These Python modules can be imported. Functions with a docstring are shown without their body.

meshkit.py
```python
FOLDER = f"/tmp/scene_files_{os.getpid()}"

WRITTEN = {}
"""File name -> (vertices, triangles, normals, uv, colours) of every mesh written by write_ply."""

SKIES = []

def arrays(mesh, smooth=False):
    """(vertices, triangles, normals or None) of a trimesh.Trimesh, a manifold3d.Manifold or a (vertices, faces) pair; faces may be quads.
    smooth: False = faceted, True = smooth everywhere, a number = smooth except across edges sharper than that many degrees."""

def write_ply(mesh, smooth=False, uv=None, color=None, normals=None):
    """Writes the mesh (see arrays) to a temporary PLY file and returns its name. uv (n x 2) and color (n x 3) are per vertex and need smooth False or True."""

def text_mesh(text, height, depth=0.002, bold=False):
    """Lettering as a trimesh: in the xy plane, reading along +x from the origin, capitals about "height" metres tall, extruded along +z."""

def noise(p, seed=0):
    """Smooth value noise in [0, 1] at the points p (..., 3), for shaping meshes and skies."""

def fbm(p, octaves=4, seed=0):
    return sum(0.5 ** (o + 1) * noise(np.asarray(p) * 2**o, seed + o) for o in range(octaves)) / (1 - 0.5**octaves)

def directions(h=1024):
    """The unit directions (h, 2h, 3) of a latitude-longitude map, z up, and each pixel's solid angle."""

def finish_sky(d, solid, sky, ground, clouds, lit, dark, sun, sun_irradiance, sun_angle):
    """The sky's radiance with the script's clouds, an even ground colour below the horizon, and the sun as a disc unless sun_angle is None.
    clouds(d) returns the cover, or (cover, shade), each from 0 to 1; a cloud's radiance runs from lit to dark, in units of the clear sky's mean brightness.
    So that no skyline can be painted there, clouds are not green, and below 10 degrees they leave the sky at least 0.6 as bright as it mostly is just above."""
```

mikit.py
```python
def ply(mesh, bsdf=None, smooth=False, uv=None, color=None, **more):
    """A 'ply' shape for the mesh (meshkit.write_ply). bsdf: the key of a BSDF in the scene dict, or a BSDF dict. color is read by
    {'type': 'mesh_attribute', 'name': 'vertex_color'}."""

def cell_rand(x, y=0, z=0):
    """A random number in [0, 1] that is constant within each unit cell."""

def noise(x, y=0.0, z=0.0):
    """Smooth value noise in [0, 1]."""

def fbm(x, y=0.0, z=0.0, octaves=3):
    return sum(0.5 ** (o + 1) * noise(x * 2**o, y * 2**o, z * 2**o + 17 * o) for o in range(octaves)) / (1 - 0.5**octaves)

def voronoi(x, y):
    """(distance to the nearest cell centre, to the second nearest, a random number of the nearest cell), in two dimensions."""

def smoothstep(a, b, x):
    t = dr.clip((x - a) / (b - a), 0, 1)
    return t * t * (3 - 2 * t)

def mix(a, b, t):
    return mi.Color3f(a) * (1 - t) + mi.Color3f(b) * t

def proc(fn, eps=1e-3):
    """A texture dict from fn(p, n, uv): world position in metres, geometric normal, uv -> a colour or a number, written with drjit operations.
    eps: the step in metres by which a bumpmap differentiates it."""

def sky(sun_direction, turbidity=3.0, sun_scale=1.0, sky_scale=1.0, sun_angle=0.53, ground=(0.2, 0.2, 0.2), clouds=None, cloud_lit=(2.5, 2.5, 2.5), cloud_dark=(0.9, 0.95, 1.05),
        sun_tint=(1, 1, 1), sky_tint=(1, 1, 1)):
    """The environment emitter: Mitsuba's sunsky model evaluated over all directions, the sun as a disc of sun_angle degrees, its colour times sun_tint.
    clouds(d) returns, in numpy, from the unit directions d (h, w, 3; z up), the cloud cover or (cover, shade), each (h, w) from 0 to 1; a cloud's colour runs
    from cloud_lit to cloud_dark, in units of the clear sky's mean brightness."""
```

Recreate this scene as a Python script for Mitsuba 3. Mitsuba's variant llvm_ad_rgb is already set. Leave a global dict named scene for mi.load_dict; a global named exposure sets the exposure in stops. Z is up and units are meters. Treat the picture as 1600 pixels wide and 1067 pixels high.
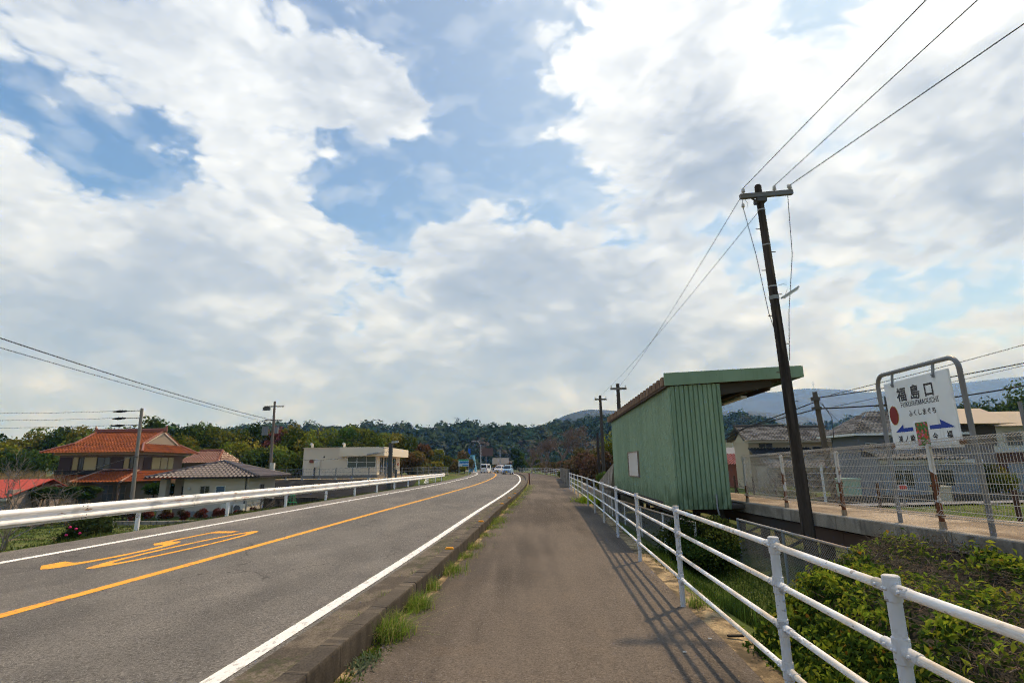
import math, random
import shapely.affinity
import numpy as np, trimesh, shapely
import drjit as dr
import mitsuba as mi
import mikit, meshkit
from scipy.interpolate import PchipInterpolator
from mikit import noise as tn, fbm as tf, smoothstep as ss, mix

# ------------------------------------------------------------------ camera, sky, exposure
exposure = 1.6
scene, labels = {}, {}
T4 = mi.ScalarTransform4f
EYE = np.array([0.0, 0.0, 1.6]); PITCH = math.atan(193.5 / 830.0); ROLL = -0.012
FW = np.array([0, math.cos(PITCH), math.sin(PITCH)]); RT = np.array([1.0, 0, 0]); UP = np.cross(RT, FW)
UP2 = -math.sin(ROLL) * RT + math.cos(ROLL) * UP
scene['camera'] = {'type': 'perspective', 'fov': math.degrees(2 * math.atan(800 / 830.0)), 'fov_axis': 'x', 'near_clip': 0.05, 'far_clip': 30000.0,
                   'to_world': T4().look_at(origin=EYE.tolist(), target=(EYE + FW).tolist(), up=UP2.tolist()), 'medium': {'type': 'ref', 'id': 'air'}}
SUN = np.array([math.sin(math.radians(43)) * math.cos(math.radians(53)), math.cos(math.radians(43)) * math.cos(math.radians(53)), math.sin(math.radians(53))])
# cloud banks of the day: (azimuth, elevation, cover) and (azimuth, elevation, shade), in degrees
COV =  [(-48.3,33.9,0.9),(-45.3,35.9,0.1),(-40.7,37.4,0.5),(-32.7,40.2,1),(-27.8,41.8,0.6),(-23.1,43.1,0.05),(-15.7,43.9,0.5),(-7.7,44.2,0.15),(-1.2,43.9,0.35),(4.6,44.2,0.15),(8.7,44.5,0.9),(16.5,43.0,1),(23.8,41.6,1),(30.4,40.6,1),(35.6,38.7,0.3),(39.7,37.1,1),(45.4,34.1,1),(48.9,32.7,1),(-48.4,30.7,0.2),(-47.5,32.0,0.7),(-44.5,32.4,1),(-40.0,33.7,1),(-34.9,35.5,1),(-29.2,37.7,1),(-24.1,39.4,1),(-18.3,38.9,0.9),(-14.7,42.0,0.5),(-9.2,40.9,0.15),(-2.8,40.7,0.05),(2.4,40.7,0.2),(6.5,41.0,1),(12.3,39.9,1),(19.8,38.8,1),(26.5,37.4,1),(32.6,35.6,1),(35.2,36.8,0.5),(40.6,33.8,1),(44.7,31.0,1),(48.5,29.2,1),(-47.9,28.0,0.6),(-45.6,29.0,0),(-43.3,30.5,0.35),(-40.1,31.2,0.9),(-37.1,31.7,1),(-31.7,33.3,1),(-25.6,34.8,1),(-18.8,36.0,1),(-11.4,36.3,0.95),(-7.5,36.6,0),(-1.2,36.8,0),(4.3,36.7,0.4),(8.2,36.4,1),(15.7,35.0,1),(22.7,33.8,1),(29.0,32.3,1),(34.7,30.7,1),(39.7,29.5,1),(44.1,27.8,1),(-46.6,25.2,1),(-44.2,25.6,0.6),(-42.1,26.3,0.1),(-39.8,26.3,0.05),(-39.3,29.6,0.5),(-36.4,27.6,0.05),(-32.8,29.1,1),(-28.2,29.7,1),(-23.1,30.7,0.95),(-20.6,32.3,0.1),(-17.6,30.3,0.1),(-15.0,33.9,0.9),(-12.7,32.4,0.8),(-8.5,31.8,0.05),(-3.6,32.0,0.1),(4.1,31.9,0),(8.0,33.5,0.7),(11.6,31.3,0.95),(15.3,30.9,1),(22.2,29.8,1),(28.4,28.5,1),(33.2,28.7,0.55),(39.2,26.5,0.9),(43.4,24.5,1),(47.2,23.0,1),(-45.9,21.4,1),(-42.9,22.9,1),(-39.3,23.5,0.6),(-36.2,25.7,0.1),(-32.4,25.8,0.8),(-27.8,26.3,1),(-21.4,26.7,1),(-17.4,26.6,0.4),(-13.9,28.3,0),(-8.8,28.6,0.15),(-3.6,29.8,0.3),(0.2,28.2,0.3),(7.7,28.5,0),(12.9,29.0,0.7),(15.7,27.1,0.9),(21.7,25.6,1),(28.0,25.0,0.8),(33.6,24.3,0.8),(38.5,22.9,0.9),(42.8,21.0,0.9),(46.6,19.7,0.9),(-46.1,17.9,1),(-41.0,19.2,1),(-35.0,20.7,1),(-27.9,22.0,1),(-21.1,23.0,1),(-18.2,23.7,0.7),(-14.5,25.8,0.25),(-8.8,26.4,0.9),(-3.6,25.9,1),(1.6,23.9,1),(7.5,23.7,1),(10.4,24.1,0.4),(13.8,25.8,0.15),(17.5,24.0,0.6),(20.7,22.6,0.5),(24.4,21.1,0.35),(30.1,19.2,0.6),(34.5,19.4,0.8),(37.6,17.3,0.5),(40.2,19.1,0.8),(43.9,16.0,0.6),(-45.4,14.0,1),(-40.3,15.0,1),(-34.4,16.1,1),(-27.4,17.2,1),(-22.6,17.8,0.9),(-18.8,17.4,0.4),(-14.1,16.8,0.5),(-7.2,18.8,1),(0.1,18.9,1),(7.3,18.6,1),(14.3,18.2,1),(20.9,17.5,1),(23.8,15.8,0.8),(27.0,17.3,0.5),(31.5,17.1,0.8),(34.9,15.3,0.7),(38.2,15.2,0.4),(41.7,14.9,0.3),(44.6,13.2,0.8),(-44.8,10.1,0.9),(-36.7,11.2,1),(-26.4,12.3,0.95),(-13.9,13.1,0.95),(0.0,13.4,1),(13.9,12.8,1),(23.4,12.0,0.9),(34.2,10.7,0.9),(38.9,10.6,0.5),(43.1,10.9,0.8),(-40.5,7.0,0.8),(-31.3,7.7,0.85),(-20.1,8.3,0.9),(-7.0,8.6,0.9),(6.9,8.4,0.9),(19.9,7.8,0.85),(31.3,7.6,0.85),(36.1,7.1,0.6),(40.5,7.7,0.5),(44.0,7.7,0.6),(-40.1,4.4,0.7),(-25.7,4.9,0.8),(-6.9,5.2,0.85),(13.4,5.5,0.85),(30.9,4.6,0.8)]
SHD =  [(-43.7,18.0,0.45),(-37.7,18.9,0.55),(-30.0,19.8,0.4),(-40.9,10.1,0.62),(-34.2,10.3,0.6),(-43.5,13.9,0.3),(-26.7,16.0,0.35),(-20.3,11.5,0.5),(-7.1,15.4,0.5),(0.1,21.6,0.5),(-3.5,11.3,0.55),(7.2,16.6,0.45),(13.9,13.5,0.5),(-13.7,8.5,0.6),(3.4,8.5,0.5),(-31.2,6.5,0.6),(-25.9,37.9,0.12),(-40.0,33.7,0.2),(-34.1,30.4,0.15),(-15.1,35.4,0.25),(-19.4,34.8,0.3),(-28.1,29.1,0.15),(-27.6,24.5,0.2),(12.5,42.0,0),(6.8,39.4,0),(16.3,41.0,0.12),(14.5,38.0,0.05),(22.4,31.8,0.7),(19.2,33.9,0.6),(20.7,29.2,0.65),(25.2,27.4,0.6),(28.0,25.0,0.5),(11.9,34.3,0.15),(13.8,30.5,0.3),(29.5,35.5,0),(33.0,37.6,0),(34.9,32.2,0.05),(41.4,25.7,0.65),(44.8,25.0,0.75),(38.8,24.5,0.5),(36.0,22.5,0.4),(44.6,19.4,0.4),(44.9,17.2,0.6),(40.4,32.9,0.05),(46.9,31.0,0.1),(29.3,13.2,0.3),(23.4,12.0,0.4),(17.7,19.1,0.2),(35.1,17.0,0.25),(-8.7,24.8,0.2),(-3.6,25.6,0.2),(7.4,22.0,0.2),(19.9,7.8,0.5),(31.2,7.0,0.4),(-42.8,22.4,0.1),(-46.2,25.3,0.1),(-17.8,22.8,0.15),(-12.8,19.9,0.25),(13.5,6.8,0.5),(-6.9,5.9,0.5)]


def clouds(d):
    h, w = d.shape[:2]
    cov = np.full((h, w), 0.0); shd = np.full((h, w), 0.45)
    up = d[..., 2] > -0.02
    p = d[up]
    az = np.degrees(np.arctan2(p[:, 0], p[:, 1])); el = np.degrees(np.arcsin(np.clip(p[:, 2], -1, 1)))
    # turbulent displacement so that the banks have ragged, billowing outlines
    def rough(v, octaves, gain, seed): return sum(gain ** o * meshkit.noise(v * 2.03 ** o + 7.3 * o, seed + o) for o in range(octaves)) * (1 - gain) / (1 - gain ** octaves)
    q = p * np.array([4.2, 4.2, 6.6])
    wv = np.stack([rough(q * 1.7 + 3.1, 6, .60, 5), rough(q * 1.7 + 9.7, 6, .60, 6), rough(q * 1.7 + 14.2, 4, .55, 8)], -1) - .5
    qq = q + wv * .35
    n1 = rough(qq * 1.2 + 1.3, 7, .55, 11); n2 = rough(qq * 4.4 + 5.3, 6, .57, 12); n3 = meshkit.fbm(q * .5 + 7.7, 4, 13)
    bil = np.abs(rough(qq * 3.2 + 2.2, 6, .55, 14) - .5) * 2
    bil2 = np.abs(rough(qq * 6.5 + 4.9, 4, .55, 17) - .5) * 2
    azw, elw = az + wv[:, 0] * 6.5, el + wv[:, 1] * 6

    def field(pts, sig, prior, wprior):
        num = np.full(len(p), 0.0) + prior * wprior; den = np.full(len(p), wprior)
        for a, e, v in pts:
            x = (azw - a) * math.cos(math.radians(e)); y = elw - e
            r2 = x * x + y * y
            m = r2 < (4 * sig) ** 2
            k = np.exp(-r2[m] / (2 * sig * sig))
            num[m] += k * v; den[m] += k
        return num / den
    low = np.exp(-np.maximum(el, 0) / 7.0)
    c0 = field(COV, 2.5, np.clip((n3 - .3) * 2.2, 0, 1), 0.02)
    s0 = field(SHD, 4.0, 0.35, 0.01)
    c0 = c0 + (1 - c0) * np.clip(low * 1.4, 0, .9)
    x = c0 + (n1 - .5) * .85 + (n2 - .5) * .60 + (bil - .2) * .55
    soft = np.clip((x - 0.45) / 0.26, 0, 1); soft = soft * soft * (3 - 2 * soft)
    wisp = np.clip(c0 * .5 + (n2 - .5) * 2.4 + (n1 - .5) * .9, 0, 1) * .5
    c = np.maximum(soft, wisp)
    # thin veil everywhere, denser towards the sun and the horizon
    ang = np.degrees(np.arccos(np.clip(p @ SUN, -1, 1)))
    veil = 0.02 + 0.50 * np.exp(-np.maximum(el, 0) / 8.0) + .42 * np.exp(-(ang / 40.0) ** 2)
    c = 1 - (1 - c) * (1 - np.clip(veil, 0, .9))
    thick = np.clip((x - .50) * 1.6, 0, 1)
    tex = (n1 - .5) * .70 + (n2 - .5) * .55 - (bil - .2) * .45 - (bil2 - .2) * .16
    s = .31 + .06 * low + s0 * (.12 + .85 * thick) + tex
    s = s - .33 * np.exp(-(ang / 34.0) ** 2) * (1 - s0)
    s = np.clip(np.where(s > .7, .7 + (s - .7) * .45, s), 0, 1) * (.3 + .7 * soft)
    cov[up] = c; shd[up] = s
    return cov, shd


scene['sky'] = mikit.sky(SUN, turbidity=3.0, sun_scale=0.9, sky_scale=1.0, sun_angle=1.3, clouds=clouds, cloud_lit=(3.30, 3.44, 3.62), cloud_dark=(.80, 1.06, 1.50), sun_tint=(1.0, 0.95, 0.86), sky_tint=(.94, 1.26, 1.42))
scene['air'] = {'type': 'homogeneous', 'albedo': {'type': 'rgb', 'value': [0.95, 0.97, 0.99]}, 'sigma_t': {'type': 'rgb', 'value': [0.38e-4, 0.88e-4, 2.0e-4]}}

rng = np.random.default_rng(7)
PI = math.pi
ORD = ['first', 'second', 'third', 'fourth', 'fifth', 'sixth', 'seventh', 'eighth', 'ninth', 'tenth', 'eleventh', 'twelfth', 'thirteenth', 'fourteenth', 'fifteenth', 'sixteenth', 'seventeenth', 'eighteenth', 'nineteenth', 'twentieth'] + ['twenty-' + q for q in ('first', 'second', 'third', 'fourth', 'fifth', 'sixth', 'seventh', 'eighth', 'ninth')] + ['thirtieth'] + ['thirty-' + q for q in ('first', 'second', 'third', 'fourth', 'fifth', 'sixth', 'seventh', 'eighth', 'ninth')]


# ------------------------------------------------------------------ helpers
def key_for(name):
    if name not in USED:
        USED.add(name); return name
    i = 1
    while f'{name}_{i:03d}' in USED: i += 1
    USED.add(f'{name}_{i:03d}'); return f'{name}_{i:03d}'


USED = set()


def thing(name, label, cat=None, group=None, kind=None):
    k = key_for(name); L = {'label': label}
    if cat: L['category'] = cat
    if group: L['group'] = group
    if kind: L['kind'] = kind
    labels[k] = L
    return k


def put(key, mesh, mat, smooth=False, color=None, uv=None):
    if isinstance(mesh, MB): mesh = mesh.mesh()
    if color is not None:
        color = np.broadcast_to(np.asarray(color, float), (len(mesh[0]) if isinstance(mesh, tuple) else len(mesh.vertices), 3))
        if smooth not in (False, True): smooth = False
    scene[key] = mikit.ply(mesh, mat, smooth=smooth, color=color, uv=uv)
    return key


def part(parent, name, mesh, mat, smooth=False, color=None, label=None, kind=None):
    k = key_for(parent + '__' + name)
    put(k, mesh, mat, smooth, color)
    if label or kind:
        labels[k] = {}
        if label: labels[k]['label'] = label
        if kind: labels[k]['kind'] = kind
    return k


class MB:
    """collects boxes, tubes and sheets into one mesh, with a colour per vertex where wanted"""

    def __init__(s): s.v, s.f, s.c, s.n = [], [], [], 0

    def add(s, v, f, c=None):
        v = np.asarray(v, float); f = np.asarray(f, int)
        if f.shape[1] == 4: f = np.vstack([f[:, [0, 1, 2]], f[:, [0, 2, 3]]])
        s.v.append(v); s.f.append(f + s.n); s.n += len(v)
        s.c.append(np.broadcast_to(np.asarray(c if c is not None else (.5, .5, .5), float), (len(v), 3)))
        return s

    def mesh(s): return np.vstack(s.v), np.vstack(s.f)

    def col(s): return np.vstack(s.c)

    def box(s, x0, x1, y0, y1, z0, z1, c=None):
        return s.obox((np.array([x0 + x1, y0 + y1, z0 + z1]) / 2), ((x1 - x0) / 2, (y1 - y0) / 2, (z1 - z0) / 2), np.eye(3), c)

    def obox(s, cen, half, ax, c=None):
        ax = np.asarray(ax, float); cen = np.asarray(cen, float)
        v, f = [], []
        for k, (a, b, d) in enumerate(((0, 1, 2), (1, 2, 0), (2, 0, 1))):
            for sg in (-1, 1):
                o = cen + sg * half[a] * ax[a]; i = len(v)
                q = [o - half[b] * ax[b] - half[d] * ax[d], o + half[b] * ax[b] - half[d] * ax[d], o + half[b] * ax[b] + half[d] * ax[d], o - half[b] * ax[b] + half[d] * ax[d]]
                if sg < 0: q = q[::-1]
                v += q; f.append([i, i + 1, i + 2, i + 3])
        return s.add(v, f, c)

    def beam(s, a, b, w, h, c=None, up=(0, 0, 1)):
        a, b = np.asarray(a, float), np.asarray(b, float); d = b - a; L = np.linalg.norm(d); d = d / L
        x = np.cross(d, up); x /= np.linalg.norm(x); u = np.cross(x, d)
        return s.obox((a + b) / 2, (w / 2, L / 2, h / 2), (x, d, u), c)

    def tube(s, pts, r, n=8, c=None, cap=True, ref=None):
        p = np.asarray(pts, float); r = np.broadcast_to(np.asarray(r, float), (len(p),))
        t = np.gradient(p, axis=0); t /= np.linalg.norm(t, axis=1, keepdims=True) + 1e-12
        m = t.mean(0); ref = np.asarray(ref, float) if ref is not None else np.array([0, 0, 1.0]) if abs(m[2]) < 0.8 * np.linalg.norm(m) + 1e-9 else np.array([1.0, 0, 0])
        a = np.cross(t, ref); a /= np.linalg.norm(a, axis=1, keepdims=True) + 1e-12
        b = np.cross(t, a); g = np.arange(n) * 2 * PI / n
        v = p[:, None] + r[:, None, None] * (np.cos(g)[None, :, None] * a[:, None] + np.sin(g)[None, :, None] * b[:, None])
        i, j = np.meshgrid(np.arange(len(p) - 1), np.arange(n), indexing='ij')
        q = np.stack([i * n + j, i * n + n + j, i * n + n + (j + 1) % n, i * n + (j + 1) % n], -1).reshape(-1, 4)
        f = np.vstack([q[:, [0, 1, 2]], q[:, [0, 2, 3]]]); v = v.reshape(-1, 3)
        if cap:
            e = [[0, k, k + 1] for k in range(1, n - 1)]; o = (len(p) - 1) * n
            v = np.vstack([v, v[:n], v[o:o + n]]); N = len(p) * n
            f = np.vstack([f, [[N + x for x in q_] for q_ in e], [[N + n + q_[0], N + n + q_[2], N + n + q_[1]] for q_ in e]])
        return s.add(v, f, c)

    def cyl(s, a, b, r, n=10, c=None, r2=None): return s.tube([a, b], [r, r if r2 is None else r2], n, c)

    def poly(s, pts, c=None):
        """a flat convex polygon"""
        return s.add(pts, [[0, k, k + 1] for k in range(1, len(pts) - 1)], c)

    def prism(s, ring, ext, c=None):
        """an outline (n x 3, may be concave) swept along the vector ext, closed with caps"""
        ring = np.asarray(ring, float); ext = np.asarray(ext, float); n = len(ring)
        cen = ring.mean(0); nn = ext / np.linalg.norm(ext)
        e1 = ring[1] - ring[0]; e1 -= nn * (e1 @ nn); e1 /= np.linalg.norm(e1); e2 = np.cross(nn, e1)
        pg = shapely.Polygon(np.stack([(ring - cen) @ e1, (ring - cen) @ e2], 1))
        v2, f2 = trimesh.creation.triangulate_polygon(pg, engine='earcut')
        depth = ((ring - cen) @ nn).mean()
        base = cen + v2[:, :1] * e1 + v2[:, 1:2] * e2 + depth * nn
        a, b, d = base[f2[:, 0]], base[f2[:, 1]], base[f2[:, 2]]
        fl = (np.cross(b - a, d - a) @ nn) < 0
        f2 = f2.copy(); f2[fl] = f2[fl][:, ::-1]
        s.add(base, f2[:, ::-1], c); s.add(base + ext, f2, c)
        if pg.exterior.is_ccw is False: ring = ring[::-1]
        for k in range(n):
            p, q = ring[k], ring[(k + 1) % n]
            s.add([p, q, q + ext, p + ext], [[0, 1, 2, 3]], c)
        return s

    def grid(s, P, c=None, flip=False):
        """P: (m, n, 3) points"""
        m, n = P.shape[:2]
        i, j = np.meshgrid(np.arange(m - 1), np.arange(n - 1), indexing='ij')
        q = np.stack([i * n + j, (i + 1) * n + j, (i + 1) * n + j + 1, i * n + j + 1], -1).reshape(-1, 4)
        if flip: q = q[:, ::-1]
        cc = None if c is None else (c.reshape(-1, 3) if np.ndim(c) == 3 else c)
        return s.add(P.reshape(-1, 3), q, cc)


def ball(mb, cen, r, c=None, sub=1):
    m = trimesh.creation.icosphere(subdivisions=sub, radius=1.0)
    return mb.add(np.asarray(m.vertices) * np.asarray(r) + np.asarray(cen), m.faces, c)


def disc(mb, cen, ax, r, h, n=12, c=None):
    ax = np.asarray(ax, float); ax /= np.linalg.norm(ax)
    return mb.cyl(np.asarray(cen) - ax * h / 2, np.asarray(cen) + ax * h / 2, r, n, c)


def sstep(x):
    x = np.clip(x, 0, 1); return x * x * (3 - 2 * x)


# ------------------------------------------------------------------ materials
def bsdf(key, **k): scene[key] = {'type': 'twosided', 'bsdf': {'type': 'principled', **k}}


def rgb(*c): return {'type': 'rgb', 'value': list(c)}


VC = {'type': 'mesh_attribute', 'name': 'vertex_color'}
bsdf('paint_matt', base_color=VC, roughness=0.85, specular=0.25)
bsdf('paint_satin', base_color=VC, roughness=0.45, specular=0.4)
bsdf('glaze', base_color=VC, roughness=0.28, specular=0.5)
bsdf('car_paint', base_color=VC, roughness=0.22, specular=0.5, clearcoat=0.7, clearcoat_gloss=0.9)
bsdf('window_glass', base_color=rgb(.02, .024, .028), roughness=0.07, specular=0.6)
bsdf('galvanised', base_color=rgb(.20, .215, .23), roughness=0.55, metallic=0.35)
bsdf('dark_rubber', base_color=rgb(.02, .02, .02), roughness=0.7)
scene['leaf'] = {'type': 'principledthin', 'base_color': VC, 'roughness': 0.5, 'diff_trans': 0.75, 'spec_trans': 0.0, 'eta': 1.35}
scene['wood_leaf'] = {'type': 'twosided', 'bsdf': {'type': 'diffuse', 'reflectance': VC}}
scene['dull_leaf'] = {'type': 'principledthin', 'base_color': VC, 'roughness': 0.8, 'diff_trans': 0.45, 'spec_trans': 0.0, 'eta': 1.2}


def P3(p): return p.x, p.y, p.z


def road_col(p, n, uv):
    x, y, z = P3(p)
    d = tn(x * 60, y * 60, 3.0); d2 = tn(x * 140 + 7, y * 140, 9.0); big = tf(x * .35, y * .12, 2.0, 3); mid = tf(x * 2.2 + 5, y * 1.1, 4.0, 3)
    u = x + 2.55 - .075 * y
    trk = dr.exp(-dr.square((u + 1.05) / .32)) + dr.exp(-dr.square((u + 2.65) / .32)) + dr.exp(-dr.square((u + 4.55) / .32)) + dr.exp(-dr.square((u + 6.1) / .32))
    base = mix((.088, .083, .078), (.140, .130, .118), ss(.3, .7, big * .6 + mid * .4)) * (1 - .13 * trk * ss(60, 30, y))
    k = 0.30 + 0.85 * d + 0.55 * d2
    chips = ss(.80, .86, tn(x * 130 + 31, y * 130, 5.0))
    c = base * k
    q1, q2, _ = mikit.voronoi(x * .42 + tf(x * 2, y * 2, 3.0, 3) * .35, y * .30 + tf(x * 2 + 9, y * 2, 5.0, 3) * .35)
    crack = ss(.016, .004, q2 - q1) * ss(.52, .60, tf(x * .25 + 3, y * .2, 11.0, 2))
    c = mix(c, mi.Color3f(.30, .29, .28), chips * .6)
    return mix(c, mi.Color3f(.022, .021, .02), crack * .75)


def path_col(p, n, uv):
    x, y, z = P3(p)
    d = tn(x * 120, y * 120, 3.0); d2 = tn(x * 60 + 7, y * 60, 9.0); big = tf(x * .7, y * .35, 2.0, 4); st = tf(x * 6, y * .35, 6.0, 3)
    t = ss(.3, .7, big * .65 + st * .35)
    base = mix((.058, .048, .040), (.112, .092, .075), t)
    k = 0.40 + 0.70 * d + 0.50 * d2
    chips = ss(.86, .9, tn(x * 75 + 31, y * 75, 5.0))
    sand = ss(.62, .78, tf(x * 3 + 9, y * 2.1, 1.0, 4)) * .35
    c = mix(base * k, mi.Color3f(.15, .11, .075), sand * d)
    return mix(c, mi.Color3f(.22, .2, .18), chips * .5)


def conc_col(p, n, uv):
    x, y, z = P3(p)
    g = tf(x * 3, y * 3, z * 3, 4); f = tn(x * 60, y * 60, z * 60); st = tf((x + y) * 7, z * .6, x * 2, 3)
    side = 1 - dr.abs(n.z)
    c = mix((.17, .15, .125), (.30, .27, .23), ss(.3, .7, g)) * (.8 + .35 * f)
    return mix(c, mi.Color3f(.055, .05, .045), ss(.50, .68, st * .6 + g * .4) * (.25 + .55 * side))


def kerb_col(p, n, uv):
    x, y, z = P3(p)
    g = tf(x * 2, y * 2, z * 2, 4); f = tn(x * 90, y * 90, z * 90); st = tf(y * 9, z * 2.5, x, 3)
    side = 1 - dr.abs(n.z)
    c = mix((.058, .050, .042), (.085, .072, .058), ss(.32, .68, g)) * (.65 + .6 * f)
    c = mix(c, mi.Color3f(.028, .024, .02), ss(.42, .62, st) * side * .65)
    return mix(c, mi.Color3f(.20, .165, .125), ss(.55, .72, tf(x * 2 + y * 14, y * 3.0, z * 8, 3)) * ss(.17, .2, z) * .5)


def dirt_col(p, n, uv):
    x, y, z = P3(p)
    g = tf(x * 5, y * 5, 1.0, 4); f = tn(x * 90, y * 90, 3.0); h = tf(x * 1.3, y * 1.3, 7.0, 3)
    c = mix((.080, .068, .056), (.135, .114, .090), ss(.3, .7, g)) * (.6 + .7 * f)
    return mix(c, mi.Color3f(.04, .055, .018), ss(.58, .68, h * .6 + tn(x * 25, y * 25, 2.0) * .4) * .4)


def sand_col(p, n, uv):
    x, y, z = P3(p)
    g = tf(x * 7, y * 7, 1.0, 4); f = tn(x * 110, y * 110, 3.0)
    c = mix((.14, .105, .065), (.36, .275, .165), ss(.3, .68, g)) * (.7 + .5 * f)
    return mix(c, mi.Color3f(.06, .05, .035), ss(.55, .72, tf(x * 4 + 3, y * 4, 4.0, 3)) * .8)


def soil_col(p, n, uv):
    x, y, z = P3(p)
    g = tf(x * 1.1, y * 1.1, 1.0, 4); f = tn(x * 14, y * 14, 3.0); h = tf(x * .09, y * .09, 7.0, 4)
    c = mix((.045, .068, .016), (.10, .12, .034), ss(.3, .7, g)) * (.65 + .6 * f)
    c = mix(c, mi.Color3f(.11, .09, .06), ss(.56, .68, h * .5 + g * .5) * .7)
    far = ss(250, 900, y)
    return mix(c, mi.Color3f(.05, .065, .035), far)


def white_rail_col(p, n, uv):
    x, y, z = P3(p)
    c = mix((.70, .69, .67), (.84, .84, .85), tf(x * 9, y * 9, z * 9, 3))
    ru = tf(x * 34, y * 17, z * 34, 4)
    top = ss(-.2, .7, n.z)
    c = mix(c, mi.Color3f(.50, .40, .27), ss(.42, .68, tf(x * 3 + 9, y * 2.2, z * 3, 3)) * ss(.1, -.6, n.z) * .75)
    c = mix(c, mi.Color3f(.30, .29, .29), ss(.56, .62, ru) * ss(.42, .55, tf(x * 1.3, y * .8, z * 3, 2)) * .60)
    return mix(c, mi.Color3f(.13, .06, .03), ss(.74, .77, tf(x * 30 + 5, y * 20, z * 30, 3)) * .6)


def shaded_post_col(p, n, uv):
    return white_rail_col(p, n, uv) * mi.Color3f(.68, .71, .76)  # rail paint made darker and bluer: the posts' shade put into the colour


def guard_col(p, n, uv):
    x, y, z = P3(p)
    c = mix((.74, .74, .74), (.84, .84, .85), tf(x * 3, y * 3, z * 5, 3))
    st = tf(y * 5, z * .8, x * 2, 3)
    c = mix(c, mi.Color3f(.45, .44, .43), ss(.52, .7, st) * .45)
    patch = ss(.60, .625, tf(y * 1.6 + 4, z * 7, x * 3, 4)) * ss(.46, .55, tn(y * .35 + 3.3, 1.0, 5.0))
    c = mix(c, mi.Color3f(.40, .43, .47), patch * .75)
    return mix(c, mi.Color3f(.30, .13, .05), ss(.70, .73, tf(y * 3 + 8, z * 18, x * 5, 4)) * .8)


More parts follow.
